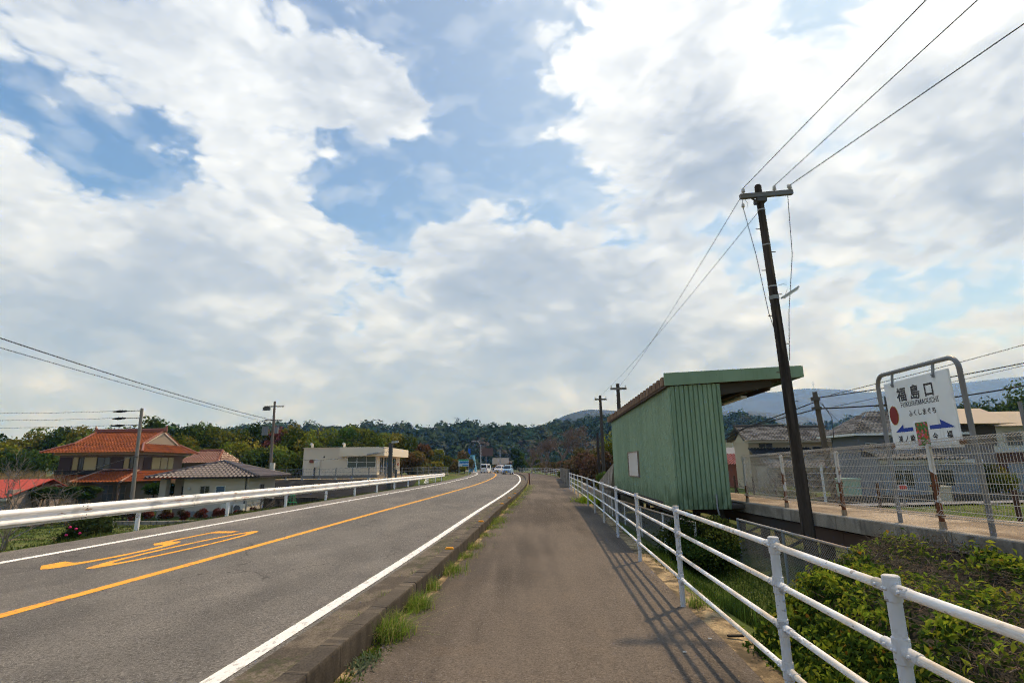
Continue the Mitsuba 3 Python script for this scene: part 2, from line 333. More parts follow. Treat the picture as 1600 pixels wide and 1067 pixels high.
def green_col(p, n, uv):
    x, y, z = P3(p)
    g = tf(x * 1.5, y * 1.5, z * .5, 3); st = tf(x * 16, y * 16, z * .7, 3)
    c = mix((.185, .275, .172), (.222, .318, .20), ss(.3, .7, g))
    c = mix(c, mi.Color3f(.14, .22, .13), ss(.52, .74, st) * .45)
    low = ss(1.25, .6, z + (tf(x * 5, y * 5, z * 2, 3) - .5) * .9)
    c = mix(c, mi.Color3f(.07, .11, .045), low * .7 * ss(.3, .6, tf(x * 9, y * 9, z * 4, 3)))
    return mix(c, mi.Color3f(.09, .045, .025), ss(.77, .80, tf(x * 34 + 5, y * 34, z * 24, 3)) * .7)


def rust_col(p, n, uv):
    x, y, z = P3(p)
    g = tf(x * 9, y * 9, z * 4.5, 4)
    c = mix((.075, .024, .010), (.20, .075, .03), tf(x * 50, y * 50, z * 30, 3))
    t = ss(.46, .50, g + (z - 1.35) * .30)
    return mix(c, mi.Color3f(.60, .585, .55), t)


def post_wood_col(p, n, uv):
    x, y, z = P3(p)
    g = tf(x * 26, y * 26, z * .8, 4); f = tn(x * 90, y * 90, z * 20)
    c = mix((.020, .016, .013), (.062, .050, .041), ss(.3, .7, g)) * (.75 + .5 * f)
    return mix(c, mi.Color3f(.15, .115, .075), ss(.63, .72, tf(x * 9, y * 9, z * .55, 3)) * .6)


def deck_col(p, n, uv):
    x, y, z = P3(p)
    g = tf(x * 2, y * 1.2, 2.0, 4); f = tn(x * 70, y * 70, 1.0)
    c = mix((.185, .140, .098), (.31, .25, .185), ss(.3, .7, g)) * (.72 + .5 * f)
    return mix(c, mi.Color3f(.08, .06, .045), ss(.58, .75, tf(x * 5, y * 5, 8.0, 3)) * .55)


def line_white_col(p, n, uv):
    x, y, z = P3(p)
    w = ss(.60, .72, tf(x * 26, y * 13, 1.0, 4)) * .45 + ss(.82, .9, tn(x * 110, y * 110, 2.0)) * .3
    return mix(mi.Color3f(.72, .71, .69) * (.9 + .14 * tn(x * 60, y * 60, 1.0)), mi.Color3f(.16, .15, .14), w)


def line_orange_col(p, n, uv):
    x, y, z = P3(p)
    w = ss(.60, .72, tf(x * 14, y * 7, 1.0, 4)) * .5 + ss(.76, .86, tn(x * 110, y * 110, 2.0)) * .45
    return mix(mi.Color3f(.80, .34, .028) * (.85 + .22 * tn(x * 60, y * 60, 1.0)), mi.Color3f(.13, .11, .09), w)


def sign_col(p, n, uv):
    x, y, z = P3(p)
    return mix((.70, .72, .72), (.78, .80, .80), tf(x * 2, y * 2, z * 1.2, 3)) * mi.Color3f(1 - .25 * ss(.6, .75, tf(y * 9, z * 1.2, x, 3)))


def flower_col(p, n, uv):
    x, y, z = P3(p)
    d, d2, r = mikit.voronoi(y * 26 + 3, z * 26)
    petal = ss(.55, .35, d)
    c = mix((.03, .09, .02), (.12, .24, .04), tn(y * 60, z * 60, 1.0))
    c2 = mix((.60, .04, .16), (.62, .16, .30), tn(y * 40, z * 40, 2.0))
    c2 = mix(c2, mi.Color3f(.55, .05, .03), ss(.62, .66, r))
    c2 = mix(c2, mi.Color3f(.05, .14, .03), ss(.70, .72, tn(y * 13 + 2, z * 13, 4.0) * .6 + (1 - r) * .5))
    return mix(c, c2, petal)


def roof_old_col(p, n, uv):
    x, y, z = P3(p)
    return mix((.11, .10, .09), (.28, .26, .24), ss(.35, .65, tf(x * 1.4, y * 1.4, z * 3, 4))) * (.7 + .5 * tn(x * 9, y * 9, z * 9))


for nm, fn, ro, sp in (('asphalt', road_col, .9, .25), ('path_asphalt', path_col, .92, .2), ('concrete', conc_col, .9, .2), ('kerb_concrete', kerb_col, .92, .2), ('gritty_dirt', dirt_col, .95, .1),
                   ('sandy_soil', sand_col, .95, .1), ('soil', soil_col, .95, .1), ('white_pipe_paint', white_rail_col, .45, .4), ('shaded_post_paint', shaded_post_col, .5, .4), ('guardrail_paint', guard_col, .5, .4), ('green_steel', green_col, .6, .3),
                   ('rusty_white_paint', rust_col, .7, .3), ('pole_grain', post_wood_col, .9, .2), ('deck_concrete', deck_col, .92, .15), ('line_white', line_white_col, .7, .3), ('line_orange', line_orange_col, .7, .3),
                   ('sign_face', sign_col, .4, .4), ('flower_print', flower_col, .45, .4), ('old_roof', roof_old_col, .85, .2)):
    bsdf(nm, base_color=mikit.proc(fn), roughness=ro, specular=sp)


def speck(mesh_v, base, amp=.15, sc=2.0, seed=0, base2=None):
    """natural unevenness of a colour, per vertex"""
    n = meshkit.fbm(np.asarray(mesh_v) * sc + seed * 3.7, 3, seed)[:, None]
    b = np.asarray(base, float)
    if base2 is None: return np.clip(b * (1 + amp * (n - .5) * 2), 0, 1)
    t = np.clip((n - .5) * 2.4 + .5, 0, 1)
    return b * (1 - t) + np.asarray(base2, float) * t


def vput(parent, name, mb, col=None, mat='paint_matt', amp=.15, sc=2.0, base2=None, smooth=False, seed=1, **k):
    v, f = mb.mesh()
    c = mb.col() if col is None else speck(v, col, amp, sc, seed, base2)
    return part(parent, name, (v, f), mat, smooth, c, **k)

# ------------------------------------------------------------------ the road's course
_y = [-20, -8, 4.33, 9.35, 18.76, 30.69, 46.88, 60, 73.73, 88, 104.15, 130, 157, 180, 205, 240]
_x = [-4.20, -3.24, -2.24, -1.86, -1.28, -.48, .36, .72, .80, .62, .0, -2.0, -5.2, -10.5, -20, -42]
XR = PchipInterpolator(_y, _x); DXR = XR.derivative()
_fy = [-10, 0, 2.55, 3.85, 6.72, 9.7, 12.8, 15.9, 19.0, 22.3, 25.6, 30.7, 36.2, 45.5, 54, 66, 76, 87, 114, 139, 160, 220]
_fx = [.78, 1.50, 1.675, 1.77, 1.95, 2.14, 2.36, 2.57, 2.77, 2.98, 3.17, 3.44, 3.72, 4.41, 4.95, 5.65, 5.95, 5.75, 3.7, .9, -2.5, -28]
XF = PchipInterpolator(_fy, _fx)
RZ, PZ, KZ = 0.08, 0.0, 0.20


def road_pt(y, off):
    y = np.asarray(y, float); s = DXR(y); L = np.sqrt(1 + s * s)
    return np.stack([XR(y) + off / L, y - off * s / L], -1)


def ribbon(ys, a, b, za, zb, n=2):
    P = np.zeros((len(ys), n, 3))
    for j, t in enumerate(np.linspace(0, 1, n)):
        P[:, j, :2] = road_pt(ys, a * (1 - t) + b * t); P[:, j, 2] = za * (1 - t) + zb * t
    return P


def smooth01(x): return sstep(x)


def gz(x, y):
    """height of the open ground"""
    x, y = np.asarray(x, float), np.asarray(y, float)
    yc = np.clip(y, -20, 235)
    xl = XR(yc) - 6.95 - 1.75; xr = XF(yc) + 0.35
    left = -0.04 - 2.2 * sstep((xl - x) / 7.0) * np.where(xl > x, 1, 0)
    lot = sstep((y - 50.5) / 3.5) * sstep((x + 26.5) / 2.5)
    left = left * (1 - lot) + 0.42 * lot * sstep((xl - x) / 2) - .04 * lot
    back = sstep((y - 72) / 14)
    left = left * (1 - back) + (0.1) * back * sstep((xl - x) / 4) - .04 * back
    right = -0.34 * sstep((x - xr) / 0.7) - 1.0 * sstep((x - 10.5) / 5.0)
    z = np.where(x < xl, left, np.where(x > xr, right - 0.02, -0.08))
    u = (meshkit.fbm(np.stack([x * .5, y * .5, 0 * x], -1), 3, 3) - .5)
    z = z + u * .22 * np.where((x < xl - .6) | (x > xr + .5), 1, 0) * np.where(y < 300, 1, 0)
    far = sstep((y - 170) / 60)
    return z * (1 - far) + far * (-0.1)


gx = np.concatenate([[-9000, -5000, -2500, -1200, -600, -320, -200, -140, -110, -90], np.arange(-75, -14, 1.0), np.arange(-14, 14, .4), np.arange(14, 76, 1.0), [90, 110, 140, 200, 320, 600, 1200, 2500, 5000, 9000]])
gy = np.concatenate([[-9000, -3000, -900, -300, -120, -60, -30], np.arange(-16, 60, .6), np.arange(60, 170, 1.6), [175, 190, 210, 240, 280, 340, 420, 520, 700, 1000, 1500, 2500, 4500, 9000]])
GX, GY = np.meshgrid(gx, gy, indexing='ij')
g = MB().grid(np.stack([GX, GY, gz(GX, GY)], -1))
k = thing('ground', 'rough grass and soil of the low land on both sides of the road', kind='structure'); put(k, g, 'soil', True)

# road
ysr = np.concatenate([np.arange(-18, 60, 1.0), np.arange(60, 236, 2.0)])
k = thing('road', 'two lane asphalt road curving away to the left', kind='structure')
put(k, MB().grid(ribbon(ysr, -8.15, .46, RZ, RZ, 9)), 'asphalt', True)
ROAD = k
k = thing('verge_strip', 'gritty dirt covered gutter strip between white edge line and kerb', kind='structure')
put(k, MB().grid(ribbon(ysr, .14, .608, RZ + .0035, RZ + .010, 4)), 'gritty_dirt', True)
for nm, off, w, mat in (('edge_line', 0.0, .15, 'line_white'), ('edge_line', -6.95, .19, 'line_white'), ('centre_line', -3.47, .18, 'line_orange')):
    part(ROAD, nm, MB().grid(ribbon(ysr, off - w / 2, off + w / 2, RZ + .004, RZ + .004)), mat, True)


# the speed limit 50 on the road, stretched along the lane: (across, along) in metres, across from the left edge of the figure
def lane_fig(ring, holes=()):
    pg = shapely.Polygon(ring, holes)
    v2, f2 = trimesh.creation.triangulate_polygon(pg, engine='earcut')
    s = .07
    X = -7.83 + v2[:, 0] + (v2[:, 1]) * s * 1.0; Y = 9.0 + v2[:, 1]
    n = np.cross(np.c_[v2[f2[:, 1]] - v2[f2[:, 0]], np.zeros(len(f2))], np.c_[v2[f2[:, 2]] - v2[f2[:, 0]], np.zeros(len(f2))])[:, 2]
    f2 = f2.copy(); f2[n < 0] = f2[n < 0][:, ::-1]
    return np.c_[X, Y, np.full(len(X), RZ + .004)], f2


def arc(cx, cy, rx, ry, a0, a1, n=10):
    t = np.radians(np.linspace(a0, a1, n)); return [(cx + rx * math.cos(x), cy + ry * math.sin(x)) for x in t]


five = [(.02, 5.0), (.62, 5.0), (.62, 4.62), (.14, 4.62), (.13, 3.25)] + arc(.33, 1.6, .29, 1.6, 105, -100, 18)[0:] + [(.0, .35), (.03, .75)] + arc(.32, 1.65, .17, 1.05, -90, 118, 14) + [(.10, 2.75), (.02, 2.85)]
zero = (arc(1.05, 2.5, .30, 2.5, 0, 350, 40), [arc(1.05, 2.5, .19, 2.0, 0, 350, 32)])
for ring, holes in ((five, ()), zero): part(ROAD, 'speed_figure', lane_fig(ring, holes), 'line_orange', label='orange figure of the painted speed limit 50, stretched along the lane')

# footpath, soil joint along the kerb, dirt edge under the railing
ys = np.concatenate([np.arange(-12, 40, .35), np.arange(40, 200, 1.5)])
kl = road_pt(ys, .805)
XK = PchipInterpolator(np.maximum.accumulate(kl[:, 1] + np.arange(len(ys)) * 1e-9), kl[:, 0])
jag = .05 * (meshkit.fbm(np.stack([ys * 1.3, 0 * ys, 0 * ys], -1), 4, 2) - .5) * 2
P = np.zeros((len(ys), 12, 3))
lx = XK(ys) + .10 + jag; rx = XF(ys) + .06 + .05 * (meshkit.fbm(np.stack([ys * .9, 0 * ys + 5, 0 * ys], -1), 4, 4) - .5)
for j, t in enumerate(np.linspace(0, 1, 12)):
    P[:, j, 0] = lx * (1 - t) + rx * t; P[:, j, 1] = ys; P[:, j, 2] = -.012 * (2 * t - 1) ** 2 + .006 * (meshkit.fbm(np.stack([P[:, j, 0], ys * .6, 0 * ys], -1), 2, 8) - .5)
k = thing('footpath', 'worn dark asphalt footpath between kerb and white pipe railing', kind='structure'); put(k, MB().grid(P), 'path_asphalt', True)
Q = np.zeros((len(ys), 4, 3))
for j, t in enumerate(np.linspace(0, 1, 4)): Q[:, j] = np.stack([(XK(ys) - .03) * (1 - t) + (XK(ys) + .22) * t, ys, -.022 + .012 * np.sin(ys * 4.1 + j)], -1)
k = thing('soil_joint', 'soil and moss in the joint between kerb and footpath', kind='structure'); put(k, MB().grid(Q), 'sandy_soil', True)
Q = np.zeros((len(ys), 6, 3))
for j, t in enumerate(np.linspace(0, 1, 6)): Q[:, j] = np.stack([XF(ys) - .22 + .75 * t, ys, -.026 - .12 * max(0, t - .72) / .28 + .010 * np.sin(ys * 3.1 + 2 * j) - .02 * (j == 0)], -1)
k = thing('dirt_edge', 'sandy dirt edge of the footpath under the pipe railing', kind='structure'); put(k, MB().grid(Q), 'sandy_soil', True)

# kerb of separate concrete blocks, some joints left open as drain slots
KERB = thing('kerb', 'weathered concrete kerb blocks between road and footpath', kind='structure')


def kerb_block(y0, y1, seed):
    n = max(2, int((y1 - y0) / .15) + 1); yy = np.linspace(y0, y1, n)
    prof = [(.605, -.1), (.605, KZ - .012), (.619, KZ), (.765, KZ), (.782, KZ - .004), (.795, KZ - .022), (.803, -.1)]
    wob = (meshkit.fbm(np.stack([yy * 2, 0 * yy + seed, 0 * yy], -1), 3, 1) - .5) * .012
    P = np.zeros((n, len(prof), 3))
    for j, (o, z) in enumerate(prof):
        P[:, j, :2] = road_pt(yy, o + wob * (o > .70)); P[:, j, 2] = z + (rs.uniform(-.004, .004) if z > 0 else 0)
    m = MB().grid(P)
    m.poly(P[0][::-1]); m.poly(P[-1])
    return m


rs = np.random.default_rng(5)
y = -3.0; i = 0
while y < 62:
    L = .6 if y < 28 else 2.0
    gap = .035 if i in (16, 21, 27, 33, 40) else .007
    part(KERB, 'block', kerb_block(y, y + L - gap, i), 'kerb_concrete', 40)
    y += L; i += 1
part(KERB, 'far_blocks', kerb_block(y, 150, 99), 'kerb_concrete', 40, kind='stuff')


# ------------------------------------------------------------------ hills
def ridge(name, label, crest, depth0, depth1, base_c, amp, nscale, seed, ny=26, dx=8.0, col2=None):
    """a ridge of hills: crest = [(x, y, z)], falling to the ground over depth0 towards us and depth1 behind"""
    c = np.array(crest, float)
    xs = np.arange(c[0, 0], c[-1, 0] + dx, dx)
    cy = PchipInterpolator(c[:, 0], c[:, 1])(xs); cz = PchipInterpolator(c[:, 0], c[:, 2])(xs)
    tt = np.concatenate([np.linspace(-1, 0, ny), np.linspace(0, 1, 8)[1:]])
    P = np.zeros((len(xs), len(tt), 3))
    for j, t in enumerate(tt):
        yy = cy + (t * depth0 if t < 0 else t * depth1)
        f = np.cos(np.clip(t, -1, 1) * PI / 2) ** 1.25
        n = (meshkit.fbm(np.stack([xs * nscale, yy * nscale, 0 * xs], -1), 5, seed) - .5) * 2
        gul = (meshkit.fbm(np.stack([xs * nscale * 2.2, 0 * xs + 3, 0 * xs + 1], -1), 3, seed + 4) - .5) * 2
        P[:, j] = np.stack([xs, yy, -3 + (cz + 3) * f + amp * n * (.25 + .75 * f) * (1 if t < 0 else .4) + amp * .9 * gul * f * abs(t)], -1)
    k = thing(name, label, kind='structure')
    m = MB().grid(P, flip=False); v, f = m.mesh()
    n1 = meshkit.fbm(v * nscale * 4, 5, seed + 9)[:, None]; n2 = meshkit.fbm(v * nscale * 1.3 + 5, 3, seed + 2)[:, None]
    base = np.asarray(base_c) * (.6 + .8 * n1)
    if col2 is not None: base = base * (1 - sstep((n2 - .5) * 6)) + np.asarray(col2) * sstep((n2 - .5) * 6)
    put(k, (v, f), 'paint_matt', True, base)
    return lambda x, y: None, P


HF = {}


def hill(name, label, crest, depth0, depth1, amp, seed, dx=8.0):
    _, P = ridge(name, label, crest, depth0, depth1, (.035, .05, .025), amp, .012, seed, dx=dx)
    return P


PA = hill('hill', 'long wooded hill closing the valley beyond the road', [(-620, 560, 20), (-420, 500, 26), (-300, 480, 30), (-200, 470, 31), (-150, 465, 29), (-128, 460, 29), (-100, 460, 27), (-86, 455, 30), (-70, 455, 27), (-54, 455, 28), (-33, 455, 33), (-20, 455, 28), (-6, 455, 28), (10, 460, 28), (26, 460, 30), (60, 470, 34), (110, 490, 40), (170, 520, 44), (260, 560, 40), (380, 600, 30)], 190, 150, 3.0, 21)
PB = hill('hill', 'round dark wooded knoll in front of the long hill', [(-75, 345, 0), (-62, 340, 8), (-52, 335, 15), (-40, 330, 18), (-28, 330, 18), (-14, 332, 17), (0, 336, 18), (14, 340, 16), (28, 345, 9), (44, 350, 2)], 70, 60, 1.0, 22, 4.0)
PF = hill('hill', 'wooded ridge behind the houses across the railway', [(170, 800, 20), (240, 800, 50), (310, 800, 58), (352, 800, 46), (390, 800, 40), (440, 800, 46), (490, 800, 54), (540, 800, 66), (580, 800, 70), (650, 800, 72), (760, 800, 60), (900, 800, 50), (1200, 820, 40)], 260, 200, 4.0, 23, 10.0)
ridge('mountain', 'blue wooded mountain with a rounded summit beyond the footpath', [(-300, 2300, 30), (-80, 2150, 55), (20, 2050, 92), (115, 2000, 137), (188, 2000, 176), (273, 2000, 194), (356, 2000, 187), (475, 2000, 172), (650, 2050, 150), (900, 2100, 110), (1300, 2200, 70)], 900, 500, (.014, .026, .022), 9, .0035, 31, ny=60, dx=9, col2=(.028, .034, .026))
ridge('mountain', 'lower blue ridge in front of the far range', [(500, 2500, 120), (800, 2500, 215), (960, 2500, 236), (1100, 2500, 228), (1230, 2500, 205), (1320, 2500, 190), (1500, 2550, 150), (1900, 2600, 190), (2400, 2700, 200)], 900, 600, (.014, .026, .022), 9, .0035, 32, ny=60, dx=10, col2=(.028, .034, .026))
ridge('mountain', 'pale blue far mountain range across the horizon', [(400, 5200, 350), (1200, 5100, 480), (1700, 5050, 545), (1981, 5000, 572), (2170, 5000, 625), (2300, 5000, 622), (2502, 5000, 640), (2750, 5000, 638), (2950, 5000, 612), (3133, 5000, 612), (3600, 5000, 640), (4238, 5000, 705), (4853, 5000, 748), (5600, 5000, 760), (7000, 5200, 600)], 2300, 1500, (.012, .024, .022), 26, .0016, 33, ny=70, dx=26, col2=(.024, .032, .027))

HAZE_BOX = dict(x=8600, y=8600, z0=-6, z1=900)
scene['haze'] = {'type': 'cube', 'to_world': T4().translate([0, 0, (HAZE_BOX['z0'] + HAZE_BOX['z1']) / 2]).scale([9400, 9400, (HAZE_BOX['z1'] - HAZE_BOX['z0']) / 2]),
                 'bsdf': {'type': 'null'}, 'interior': {'type': 'ref', 'id': 'air'}}
labels['haze'] = {'label': 'thin bluish haze in the air over the valley', 'kind': 'stuff'}
USED.add('haze')


# ------------------------------------------------------------------ foliage
def quads(cen, size, rg, nrm=None, tilt=1.0, asp=1.5):
    """leaf faces: one rhombus (2 triangles) per centre, turned at random or roughly facing nrm"""
    n = len(cen); size = np.broadcast_to(size, (n,))
    d = rg.normal(size=(n, 3)); d /= np.linalg.norm(d, axis=1, keepdims=True)
    if nrm is not None: d = d * tilt + nrm; d /= np.linalg.norm(d, axis=1, keepdims=True) + 1e-9
    r = rg.normal(size=(n, 3)); a = np.cross(d, r); a /= np.linalg.norm(a, axis=1, keepdims=True) + 1e-9
    b = np.cross(d, a)
    a = a * (size * asp / 2)[:, None]; b = b * (size / 2)[:, None]
    v = np.stack([cen - a, cen + b, cen + a, cen - b], 1).reshape(-1, 3)
    i = np.arange(n)[:, None] * 4
    f = np.vstack([i + [0, 1, 2], i + [0, 2, 3]])
    return v, f


def jitter(pal, n, rg, amp=.35, w=None):
    pal = np.asarray(pal, float); c = pal[rg.choice(len(pal), n, p=w)]
    return np.clip(c * (1 + amp * (rg.random((n, 1)) * 2 - 1)) * (1 + .12 * (rg.random((n, 3)) * 2 - 1)), .004, .9)


EVERGREEN = [(.032, .062, .016), (.05, .088, .02), (.075, .115, .025)]
OLIVE = [(.08, .108, .02), (.13, .145, .026), (.18, .175, .032)]
YELLOWISH = [(.15, .17, .026), (.22, .21, .036), (.11, .14, .025)]
AUTUMN = [(.15, .10, .035), (.17, .12, .04), (.11, .10, .032), (.085, .10, .022)]
BROWNLEAF = [(.16, .105, .06), (.21, .14, .085), (.12, .08, .05), (.10, .085, .03)]
REDDISH = [(.16, .06, .045), (.12, .07, .04), (.07, .075, .025)]


def crown(rg, cx, cy, cz, rx, ry, rz, n, leaf, pal, clumps=14, fill=.25):
    """a crown of leaf faces in clumps spread through an egg-shaped volume"""
    C = rg.normal(size=(clumps, 3)); C /= np.linalg.norm(C, axis=1, keepdims=True)
    C *= (rg.random((clumps, 1)) ** .45) * .72
    R = rg.uniform(.26, .46, clumps)
    which = rg.choice(clumps, n, p=R ** 2 / (R ** 2).sum())
    d = rg.normal(size=(n, 3)); d /= np.linalg.norm(d, axis=1, keepdims=True)
    rad = np.where(rg.random(n) < fill, rg.random(n) ** .5, rg.normal(.95, .12, n))
    p = (C[which] + d * (R[which] * rad)[:, None]) * [rx, ry, rz] + [cx, cy, cz]
    v, f = quads(p, leaf * rg.uniform(.7, 1.35, n), rg, d, 1.1, 1.3)
    tint = jitter(pal, clumps, rg, .3)
    c = tint[which] * (1 + .45 * (rg.random((n, 1)) * 2 - 1)) * (1 + .1 * (rg.random((n, 3)) * 2 - 1))
    return v, f, np.repeat(np.clip(c, .004, .9), 4, 0), C * [rx, ry, rz] + [cx, cy, cz]


def trunk_mesh(rg, base, tops, r, c=(.05, .042, .035)):
    m = MB(); base = np.asarray(base, float); tops = np.asarray(tops)
    fork = base + [0, 0, .45 * (tops[:, 2].mean() - base[2])]
    fork[:2] = base[:2] * .7 + tops[:, :2].mean(0) * .3
    mid = (base + fork) / 2 + rg.normal(0, .12, 3) * [1, 1, 0] * r * 4
    m.tube([base, mid, fork], [r, r * .85, r * .7], 7, c, False)
    for t in tops:
        q = (fork + t) / 2 + rg.normal(0, .08, 3) * np.linalg.norm(t - fork)
        m.tube([fork, q, t], [r * .55, r * .35, r * .12], 5, c, False)
    return m


def tree(name, label, cat, x, y, z0, ztop, w, pal, n, leaf, seed, group=None, base_frac=.25, clumps=14, mat='leaf', depth=None):
    rg = np.random.default_rng(seed)
    k = thing(name, label, cat, group)
    H = ztop - z0; cz0 = z0 + base_frac * H; rz = (ztop - cz0) / 2 * 1.03; cz = (ztop + cz0) / 2
    v, f, c, C = crown(rg, x, y, cz, w / 2, (depth or w) / 2, rz, n, leaf, pal, clumps)
    part(k, 'crown', (v, f), mat, False, c)
    t = trunk_mesh(rg, (x, y, z0 - .3), C[:6], max(.07, H * .022))
    vput(k, 'trunk', t, (.055, .045, .036), amp=.4, sc=4)
    return k


def bare_tree(name, label, cat, x, y, z0, h, spread, seed, group=None, col=(.10, .075, .06), r0=.16, levels=5, buds=0, lean=(0, 0), kids=(3, 5), rmin=.007):
    rg = np.random.default_rng(seed); m = MB(); k = thing(name, label, cat, group); tips = []

    def grow(p, d, L, r, lv):
        q = p + d * L * .5 + rg.normal(0, .05, 3) * L; e = p + d * L + rg.normal(0, .06, 3) * L
        m.tube([p, q, e], [r, r * .8, r * .6], 5 if lv > 3 else 3, col, False)
        if lv == 0: tips.append(e); return
        for _ in range(rg.integers(kids[0], kids[1])):
            nd = d + rg.normal(0, .48, 3) * [spread, spread, .7] + [0, 0, .18]; nd /= np.linalg.norm(nd)
            st = p + (e - p) * rg.uniform(.45, 1.0)
            grow(st, nd, L * rg.uniform(.55, .8), max(r * .58, rmin), lv - 1)
    d0 = np.array([lean[0], lean[1], 1.0]); d0 /= np.linalg.norm(d0)
    grow(np.array([x, y, z0 - .2]), d0, h * .36, r0, levels)
    vput(k, 'trunk', m, col, amp=.4, sc=3)
    if buds:
        t = np.array(tips); idx = rg.integers(0, len(t), buds)
        v, f = quads(t[idx] + rg.normal(0, .14, (buds, 3)), .09 * rg.uniform(.7, 1.4, buds), rg)
        part(k, 'leaves', (v, f), 'dull_leaf', False, np.repeat(jitter(BROWNLEAF, buds, rg), 4, 0))
    return k


def blades(base, h, rg, lean=.5, wid=.006, seg=3, pal=((.07, .12, .018), (.11, .16, .028), (.05, .09, .015)), dirbias=None):
    """grass blades: bent tapering strips"""
    n = len(base); h = np.broadcast_to(h, (n,)); a = rg.random(n) * 2 * PI
    out = np.stack([np.cos(a), np.sin(a), 0 * a], -1); l = np.abs(rg.normal(0, lean, n))
    if dirbias is not None: out = out + dirbias; out /= np.linalg.norm(out, axis=1, keepdims=True) + 1e-9
    side = np.stack([-out[:, 1], out[:, 0], 0 * a], -1) * (wid * rg.uniform(.6, 1.4, n))[:, None]
    V = []
    for s in range(seg + 1):
        t = s / seg
        c = base + out * (l * h * t ** 1.8)[:, None] + np.stack([0 * a, 0 * a, h * (t - .32 * np.minimum(l, 1.2) * t ** 2.4)], -1)
        w = side * (1 - t * .92); V += [c - w, c + w]
    v = np.stack(V, 1).reshape(-1, 3); i = np.arange(n)[:, None] * (2 * seg + 2); f = []
    for s in range(seg): f += [i + [2 * s, 2 * s + 1, 2 * s + 3], i + [2 * s, 2 * s + 3, 2 * s + 2]]
    return v, np.vstack(f), np.repeat(jitter(pal, n, rg, .3), 2 * seg + 2, 0)


def forest(name, label, P, n, size, pal, seed, jrange=(0, 27), w=None, xlim=None):
    """the wood that covers a hill: leafy domes scattered over the hill's surface, one mass"""
    rg = np.random.default_rng(seed); V, F, Cc, N = [], [], [], 0
    for _ in range(n):
        i = rg.integers(0, P.shape[0] - 1); j = rg.integers(*jrange); s, t = rg.random(2)
        p = (P[i, j] * (1 - s) + P[i + 1, j] * s) * (1 - t) + (P[i, j + 1] * (1 - s) + P[i + 1, j + 1] * s) * t
        if xlim and not xlim[0] < p[0] < xlim[1]: continue
        if p[2] < -2.5: continue
        m = 95; r = size * rg.choice([.55, .75, .95, 1.2, 1.55], p=[.2, .28, .25, .17, .10]); tall = rg.choice([.75, 1.1, 1.5, 2.3], p=[.35, .35, .2, .1]); r = r * (.62 if tall > 2 else 1)
        d = rg.normal(size=(m, 3)); d[:, 2] = np.abs(d[:, 2]) * 1.1 - .25; d /= np.linalg.norm(d, axis=1, keepdims=True)
        q = p + d * (r * rg.uniform(.65, 1.12, m))[:, None] * [1, 1, tall]
        v, f = quads(q, r * .36 * rg.uniform(.7, 1.4, m), rg, d, .5, 1.2)
        V.append(v); F.append(f + N); N += len(v)
        Cc.append(np.repeat(np.clip(jitter(pal, 1, rg, .25, w) * (1 + .14 * (rg.random((m, 1)) * 2 - 1)), .004, .6), 4, 0))
    k = thing(name, label, 'forest', kind='stuff')
    put(k, (np.vstack(V), np.vstack(F)), 'wood_leaf', False, np.vstack(Cc))


FOREST = [(.040, .068, .040), (.048, .076, .042), (.058, .082, .044), (.080, .075, .056), (.070, .09, .045)]
forest('forest', 'dark mixed wood covering the long hill', PA, 3400, 4.2, FOREST, 41, (8, 28), [.32, .33, .24, .04, .07], (-330, 240))
forest('forest', 'dense dark trees covering the round knoll', PB, 620, 3.6, FOREST, 42, (0, 27), [.35, .3, .2, .05, .1])
forest('forest', 'wood on the ridge behind the houses across the railway', PF, 1500, 7.0, FOREST, 43, (4, 28), [.25, .3, .3, .05, .1], (200, 900))

# ------------------------------------------------------------------ white pipe railing beside the footpath
RAIL_Z = (.285, .54, .80, 1.05)


def rail_post(parent, x, y, dx, near, h=1.10):
    d = np.array([dx, 1.0, 0]) / math.hypot(dx, 1)
    m = MB().cyl((x, y, -.25), (x, y, h - .035), .0302, 16 if near else 10)
    if not near:
        for z in RAIL_Z: m.cyl((x, y, z - .045), (x, y, z + .045), .035, 10)
        m.tube([(x, y, h - .035), (x, y, h - .012), (x, y, h)], [.035, .035, .024], 10)
        return part(parent, 'post', m, 'shaded_post_paint', 40)
    p = part(parent, 'post', m, 'shaded_post_paint', 40)
    c = MB().tube([(x, y, h - .040), (x, y, h - .036), (x, y, h - .012), (x, y, h - .003), (x, y, h)], [.0302, .0365, .0365, .031, .018], 18)
    part(p, 'cap', c, 'shaded_post_paint', 40)
    for z in RAIL_Z:
        m = MB().tube([(x, y, z - .055), (x, y, z - .050), (x, y, z + .050), (x, y, z + .055)], [.031, .0358, .0358, .031], 18)
        for s in (-1, 1):
            a = np.array([x, y, z]) + d * s * .03; b = np.array([x, y, z]) + d * s * .125
            m.tube([a, b - d * s * .004, b], [.0252, .0252, .0222], 12)
            t = np.array([x, y, z]) + d * s * .085; nn = np.array([-d[1], d[0], 0])
            ball(m, t + nn * .0255, (.009, .009, .009))
            ball(m, np.array([x, y, z]) + nn * .0355 + d * s * .010, (.008, .008, .008))
            m.cyl(t + nn * -.024, t + nn * -.039, .006, 6)
        part(p, 'collar', m, 'shaded_post_paint', 40)


def pipe_railing(label, posts, end_a=None, end_b=None, nnear=0, rails=RAIL_Z, group=None):
    k = thing('pipe_railing', label, 'railing', group)
    for i, (x, y) in enumerate(posts):
        dx = float(XF.derivative()(y)); rail_post(k, x, y, dx, i < nnear)
    pts = ([end_a] if end_a else []) + posts + ([end_b] if end_b else [])
    for (x0, y0), (x1, y1) in zip(pts[:-1], pts[1:]):
        for z in rails:
            part(k, 'rail', MB().cyl((x0, y0, z), (x1, y1, z),   .0217 if z > 1 else .0195, 12 if y0 < 20 else 6), 'white_pipe_paint', 40)
    return k


